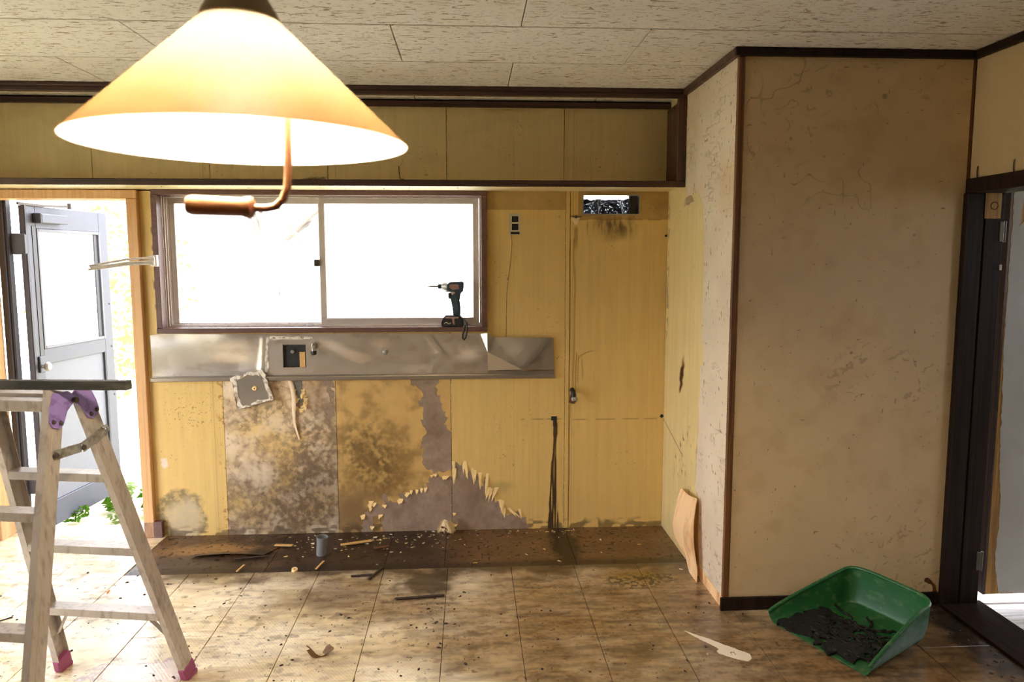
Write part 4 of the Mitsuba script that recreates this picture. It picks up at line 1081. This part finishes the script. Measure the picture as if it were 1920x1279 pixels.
shell = grid(pan, 72, 16, .0045)
put(dp, 'scoop', shell, m_('green'), 50)
rim = [pan(a, 1.0) for a in np.linspace(0, 1, 73)]
put(dp, 'rim', tube([p + pn_ * .002 for p in rim], .0075, 10), m_('green'), 60, label='rolled green rim')
put(dp, 'underside_ribs', cat(*[bar(PO + pu * (LL * k) + pvt * .06 - pn_ * .004, PO + pu * (LL * k) + pvt * .36 - pn_ * .02, pu, .004, .030, 0) for k in (.2, .4, .6, .8)]), m_('green'))
r8 = np.random.default_rng(8)
sl = ragged([(.045, .012), (.05, .15), (.09, .22), (.16, .23), (.25, .20), (.31, .15), (.36, .12), (.395, .07), (.38, .010), (.2, .004), (.06, .004)], .05, .012, seed=81)
gaps = unary_union([Polygon(np.stack([a + rr * np.cos(np.arange(9)), b + .6 * rr * np.sin(np.arange(9))], 1)).convex_hull for a, b, rr in zip(.14 + .26 * r8.random(34), .03 + .19 * r8.random(34), .006 + .018 * r8.random(34))])
slud = [ext(sl.difference(gaps).buffer(-.0015).buffer(.0015), .010)]
for k in range(60):
    a, b = .16 + .27 * r8.random(), .08 + .17 * r8.random()
    ang = r8.random() * 6
    pts_ = [(a, b, .006)]
    for j in range(7):
        ang += (r8.random() - .5) * 1.3
        a, b = a + .018 * math.cos(ang), b + .012 * math.sin(ang)
        pts_.append((min(max(a, .03), LL - .05), min(max(b, .02), .30), .005 + .004 * r8.random()))
    slud.append(tube(pts_, .0022 + .0035 * r8.random(), 6))
for k in range(60):
    m = trimesh.creation.icosphere(subdivisions=1, radius=.004 + .012 * r8.random() ** 2)
    m.apply_scale((1.3, 1, .5))
    m.apply_translation((.03 + .36 * r8.random(), .02 + .20 * r8.random() ** 1.3, .010))
    slud.append(m)
sm = cat(*slud)
onto(sm, pu, pvt, np.cross(pu, pvt), PO + pn_ * .003)
single('black_sludge', 'black sludge and stringy roots lying in the green dustpan', 'sludge', sm, m_('sludge'), 40, kind='stuff')

# ---------------------------------------------------------------- litter on the floor
def piece(name, label, catg, pts, h, mat, z=.0006, group=None, bend=0.0, amp=.003, seed=1):
    m = xy(ragged(pts, amp, .008, seed), z, h)
    if bend:
        m = m.subdivide().subdivide()
        c = m.vertices.mean(0)
        m.vertices[:, 2] += bend * ((m.vertices[:, :2] - c[:2]) ** 2).sum(1)
    return single(name, label, catg, m, m_(mat), group=group)


sc = thing('wallpaper_scrap', 'long pointed scrap of pale wallpaper lying on the floor left of the dustpan', 'paper scrap')
put(sc, 'paper', xy(ragged([(.842, 2.782), (.872, 2.752), (.92, 2.71), (.955, 2.672), (1.038, 2.592), (1.034, 2.560), (1.012, 2.540), (.975, 2.560), (.925, 2.600), (.918, 2.618), (.935, 2.632), (.922, 2.655), (.88, 2.715)], .002, .008, 91), .0008, .0012), m_('paper_scrap'))
put(sc, 'printed_mark', cat(bx(.968, .970, 2.588, 2.606, .002, .0024), bx(.982, .984, 2.586, 2.604, .002, .0024), bx(.968, .984, 2.604, 2.607, .002, .0024)), m_('ink'))
single('dry_leaf', 'curled brown dry leaf on the floor near the bottom edge', 'leaf', grid(lambda u, v: (-.615 + .09 * u + .01 * math.sin(v * 5), 2.655 + .038 * v - .01 * math.sin(u * 7), .003 + .030 * (2 * u - 1) ** 2 + .012 * v * math.sin(u * 9)), 10, 5, .0008), m_('leaf_dry'), 50)
st_ = single('pvc_pipe_stub', 'short grey plastic pipe stub standing on the dark floor strip', 'pipe', lathe([(.022, -.02), (.026, -.02), (.027, .060), (.030, .075), (.0265, .075), (.022, .06), (.022, -.02)], (-.757, 3.655, .017), (.08, -.05, 1), 24), m_('pvc'), 40)
single('bead_ring', 'small yellow ring lying at the front edge of the dark strip', 'ring', lathe([(.005, 0), (.014, 0), (.014, .012), (.005, .012), (.005, 0)], (-.845, 3.452, .001), (.1, -.3, 1), 18), m_('torn_edge'), 40)
for i, (p0, p1, w, lab) in enumerate((((-.335, 3.118), (-.122, 3.140), .014, 'dark wooden strip at the joint of two floor planks'), ((-.478, 3.330), (-.425, 3.462), .012, 'dark stick slanting out of the bare strip'), ((-.565, 3.365), (-.465, 3.375), .010, 'dark splinter beside the slanting stick'),
                                      ((-1.17, 3.60), (-1.01, 3.63), .010, 'dark twig in front of the lifted flooring'))):
    single('dark_stick', lab, 'stick', bar((*p0, .006), (*p1, .007), (0, 0, 1), .008, w, .002), m_('dark_splinter'))
for i, (p0, p1, w, mat, lab) in enumerate((((-.68, 3.755), (-.525, 3.80), .026, 'splinter', 'longest tan wood sliver among the flakes by the pipe stub'), ((-1.02, 3.775), (-.925, 3.755), .024, 'splinter', 'tan wood sliver at the foot of the mouldy panel, left of the pipe stub'),
                                           ((-1.115, 3.45), (-1.10, 3.52), .010, 'splinter', 'upright tan chip at the left front edge of the dark strip'), ((-.745, 3.455), (-.725, 3.545), .011, 'splinter', 'tan chip in front of the pipe stub'),
                                           ((-1.475, 3.33), (-1.43, 3.38), .008, 'splinter', 'tan chip on the vinyl beside the ladder leg'), ((-.50, 3.70), (-.425, 3.72), .020, 'rust', 'rust-brown chip on the dark strip'))):
    single('wood_sliver', lab, 'wood sliver', bar((*p0, .006), (*p1, .009), (0, 0, 1), .005, w, .0015), m_(mat))
ch_ = thing('plaster_lump', 'crumpled lump of torn paper and plaster at the wall foot between the peeled panels', 'debris')
r9 = np.random.default_rng(9)
for k in range(9):
    cx, cy = -.135 + .05 * (r9.random() - .5), D - .02 - .03 * r9.random()
    h = .02 + .05 * r9.random()
    put(ch_, 'fragment', grid(lambda u, v: (cx + (u - .5) * .04 + .01 * math.sin(v * 4 + k), cy - .012 * math.sin(u * 3 + k) - .01 * v, .002 + h * v + .006 * math.sin(u * 6 + k)), 4, 4, .0012), m_('flake' if k % 3 else 'rust'))
r6 = np.random.default_rng(6)
flk = []
for k in range(8):
    a = np.sort(r6.random(6)) * 2 * np.pi
    rr = .5 + .5 * r6.random(6)
    P = Polygon(np.stack([np.cos(a) * rr, np.sin(a) * rr * .6], 1)).buffer(0)
    flk.append(mikit.ply(ext(max(polys(P), key=lambda g: g.area), .10), None))
spots = []
for k in range(150):
    c = r6.random()
    if c < .42:
        q = (-.62 + .22 * r6.normal(), 3.80 + .09 * r6.normal())
    elif c < .75:
        q = (-.22 + .16 * r6.normal(), 3.86 + .06 * r6.normal())
    elif c < .9:
        q = (.1 + .35 * r6.random() ** .8 * 1.3, 3.93 - .05 * abs(r6.normal()))
    else:
        q = (-1.4 + 2.4 * r6.random(), 3.48 + .44 * r6.random())
    if -1.6 < q[0] < 1.02 and 3.46 < q[1] < 3.945 and abs(q[0] + .757) > .04:
        spots.append(q)
for x, y in ((-.09, 3.385), (1.0, 3.36), (.925, 3.23), (.88, 2.60), (.83, 2.63), (-.845, 3.63), (-.52, 2.93)):
    spots.append((x, y))
for i, (x, y) in enumerate(spots):
    key = numbered('paint_flake')
    s = float(.006 + .011 * r6.random() ** 2)
    f = dict(flk[i % 8])
    f['bsdf'] = {'type': 'ref', 'id': m_(('flake', 'flake_white', 'torn_edge')[i % 3])}
    f['to_world'] = T().translate([float(x), float(y), (-.0022 if y > STRIP else .0008)]).rotate([0, 0, 1], float(r6.random() * 360)).rotate([1, 0, 0], float(14 * (r6.random() - .5))).scale([s, s, s])
    scene[key] = f
    labels[key] = {'label': 'small pale paint flake scattered on the floor along the back wall', 'category': 'paint flake', 'group': 'paint flakes on the floor'}
crumbs = []
for k in range(420):
    c = r6.random()
    x, y = (-2.2 + 3.4 * r6.random(), 2.3 + 1.2 * r6.random()) if c < .7 else ((1.85 + .12 * r6.random(), 2.3 + .6 * r6.random()) if c < .86 else (-.15 + .06 * r6.normal(), 2.7 + .5 * r6.random()))
    if x > 1.2 and y > 2.35 and x < 1.85:
        continue
    m = trimesh.creation.icosphere(subdivisions=0, radius=1)
    m.apply_scale(.0015 + .0045 * r6.random() ** 3)
    m.apply_scale((1 + 1.2 * r6.random(), 1, .6))
    m.apply_transform(trimesh.transformations.rotation_matrix(r6.random() * 6, (0, 0, 1)))
    m.apply_translation((x, y, .0015))
    crumbs.append(m)
single('dirt_crumbs', 'dark crumbs of dirt strewn over the floor', 'dirt', cat(*crumbs), m_('dark_splinter'), kind='stuff')
single('dust_tuft', 'tuft of dust and straw on the front edge of the overhead shelf', 'dust', cat(*[tube([(-.80 + .10 * a, SF + .006, 1.857), (-.78 + .10 * a + .02 * b, SF + .004, 1.862 + .008 * b), (-.755 + .10 * a, SF + .006, 1.859)], .0012, 5) for a, b in r6.random((16, 2))]), m_('dust'), kind='stuff')

# ---------------------------------------------------------------- outside
gr = setting('ground', 'bright ground outside')
put(gr, 'soil', bx(-40, 40, D + .136, 60, -.30, -.075), m_('ground'))
put(gr, 'soil', bx(RIGHT + .131, 40, -20, D + .136, -.30, -.20), m_('ground'))
put(gr, 'soil', bx(-40, XL - .1, -20, D + .136, -.30, -.20), m_('ground'))
rf = setting('roof')
solo(rf, bx(XL - .5, RIGHT + .35, YB0 - .5, D + .40, 2.50, 2.58), m_('exterior_wall'))
dk = thing('outside_deck', 'weathered white plank decking outside the inner doorway', 'deck')
for k in range(15):
    put(dk, 'plank', bx(RIGHT + .175, RIGHT + 2.2, 1.6 + .155 * k, 1.75 + .155 * k, -.05, -.03 + .002 * (k % 2), .003), m_('deck'))
single('white_lid', 'white plastic lid lying on the decking outside the inner doorway', 'lid', lathe([(0, .016), (.05, .014), (.06, .006), (.06, 0), (0, 0)], (2.36, 2.80, -.028), (0, 0, 1), 28), m_('white_paint'), 40)
lt = setting('roof_added_lean_to')  # unseen lean-to, added to keep sky light off the open leaf
put(lt, 'roof', bx(RIGHT + .131, RIGHT + 1.3, 1.2, 4.2, 2.02, 2.06), m_('exterior_wall'))
put(lt, 'side', bx(RIGHT + .131, RIGHT + 1.3, 1.25, 1.30, -.06, 2.02), m_('core'))
put(lt, 'front', yz(sbox(1.3, -.06, 2.72, 2.02).difference(sbox(1.5, 1.36, 2.0, 1.95)), RIGHT + 1.3, .05), m_('core'))  # opening sized to let a little daylight reach the column
r3 = np.random.default_rng(3)


def foliage(n, c, rad, size, flat=1.0):
    d = r3.normal(size=(n, 3))
    d /= np.linalg.norm(d, axis=1, keepdims=True)
    p = np.array(c) + d * np.array(rad) * (.45 + .55 * r3.random((n, 1)) ** .5)
    a = r3.normal(size=(n, 3)) * (1, 1, flat)
    a /= np.linalg.norm(a, axis=1, keepdims=True)
    b = np.cross(a, r3.normal(size=(n, 3)))
    b /= np.linalg.norm(b, axis=1, keepdims=True)
    s = size * (.6 + .8 * r3.random((n, 1)))
    v = np.stack([p - a * s, p + b * s * .45, p + a * s, p - b * s * .45], 1).reshape(-1, 3)
    k = np.arange(n)[:, None] * 4
    return trimesh.Trimesh(v, np.vstack([k + (0, 1, 2), k + (0, 2, 3)]), process=False)


weeds = [(-2.06, 4.38), (-1.93, 4.52), (-2.20, 4.60), (-1.80, 4.36), (-2.05, 4.76), (-1.78, 4.72), (-2.28, 4.86), (-1.92, 5.0), (-2.15, 5.12), (-1.70, 5.02), (-2.3, 5.4), (-2.0, 5.4), (-1.74, 5.36), (-2.36, 4.42)]
for i, (x, y) in enumerate(weeds):
    pl = thing('weed_plant', 'low leafy weed growing outside the back door', 'plant', 'weeds outside the back door')
    put(pl, 'leaves', foliage(64, (x, y, -.02), (.08, .08, .05), .026, .4), m_('leaf_weed' if i % 3 else 'leaf'))
    put(pl, 'stem', tube([(x, y, -.077), (x + .01, y, -.02)], .004, 6), m_('leaf_weed'))
for i, (x, y, h, w, mat, lab) in enumerate(((-3.55, 7.4, 1.9, .8, 'leaf', 'shrub seen beside the upper half of the open back door'), (-2.35, 6.3, .75, .35, 'leaf_red', 'reddish low shrub behind the step ladder outside'), (-4.6, 10.5, 2.2, 1.0, 'leaf', 'larger shrub beyond the open back door'))):
    s = thing('garden_shrub', lab, 'shrub')
    put(s, 'foliage', foliage(900, (x, y, h * .55), (w * .8, w * .8, h * .5), .04), m_(mat))
    put(s, 'stem', cat(*[tube([(x + .05 * k, y, -.085), (x + .12 * k, y + .05, h * .6)], .016, 6) for k in (-1, 0, 1)]), m_('bark'))
tt = thing('bare_tree', 'pale forked garden tree seen through the left window pane', 'tree')
br = []


def branch(p, d, L, r, n):
    q = p + d * L
    m = (p + q) / 2 + r3.normal(size=3) * L * .05
    br.append(tube([p, m, q], [r, r * .85, r * .7], 7))
    if n:
        for k in range(3 if n > 2 else 2):
            e = d + r3.normal(size=3) * (.42, .42, .22)
            branch(q, e / np.linalg.norm(e), L * (.62 + .2 * r3.random()), r * .66, n - 1)


base = np.array([-2.15, 8.6, -.085])
put(tt, 'trunk', tube([base, base + (.02, 0, .6), base + (.0, 0, 1.1)], [.09, .07, .065], 10), m_('bark'))
for d in ((-.28, .1, 1.0), (.36, -.1, 1.0), (.05, .2, 1.0)):
    d = np.array(d)
    branch(base + (0, 0, 1.05), d / np.linalg.norm(d), .75, .045, 4)
put(tt, 'branches', cat(*br), m_('bark'))
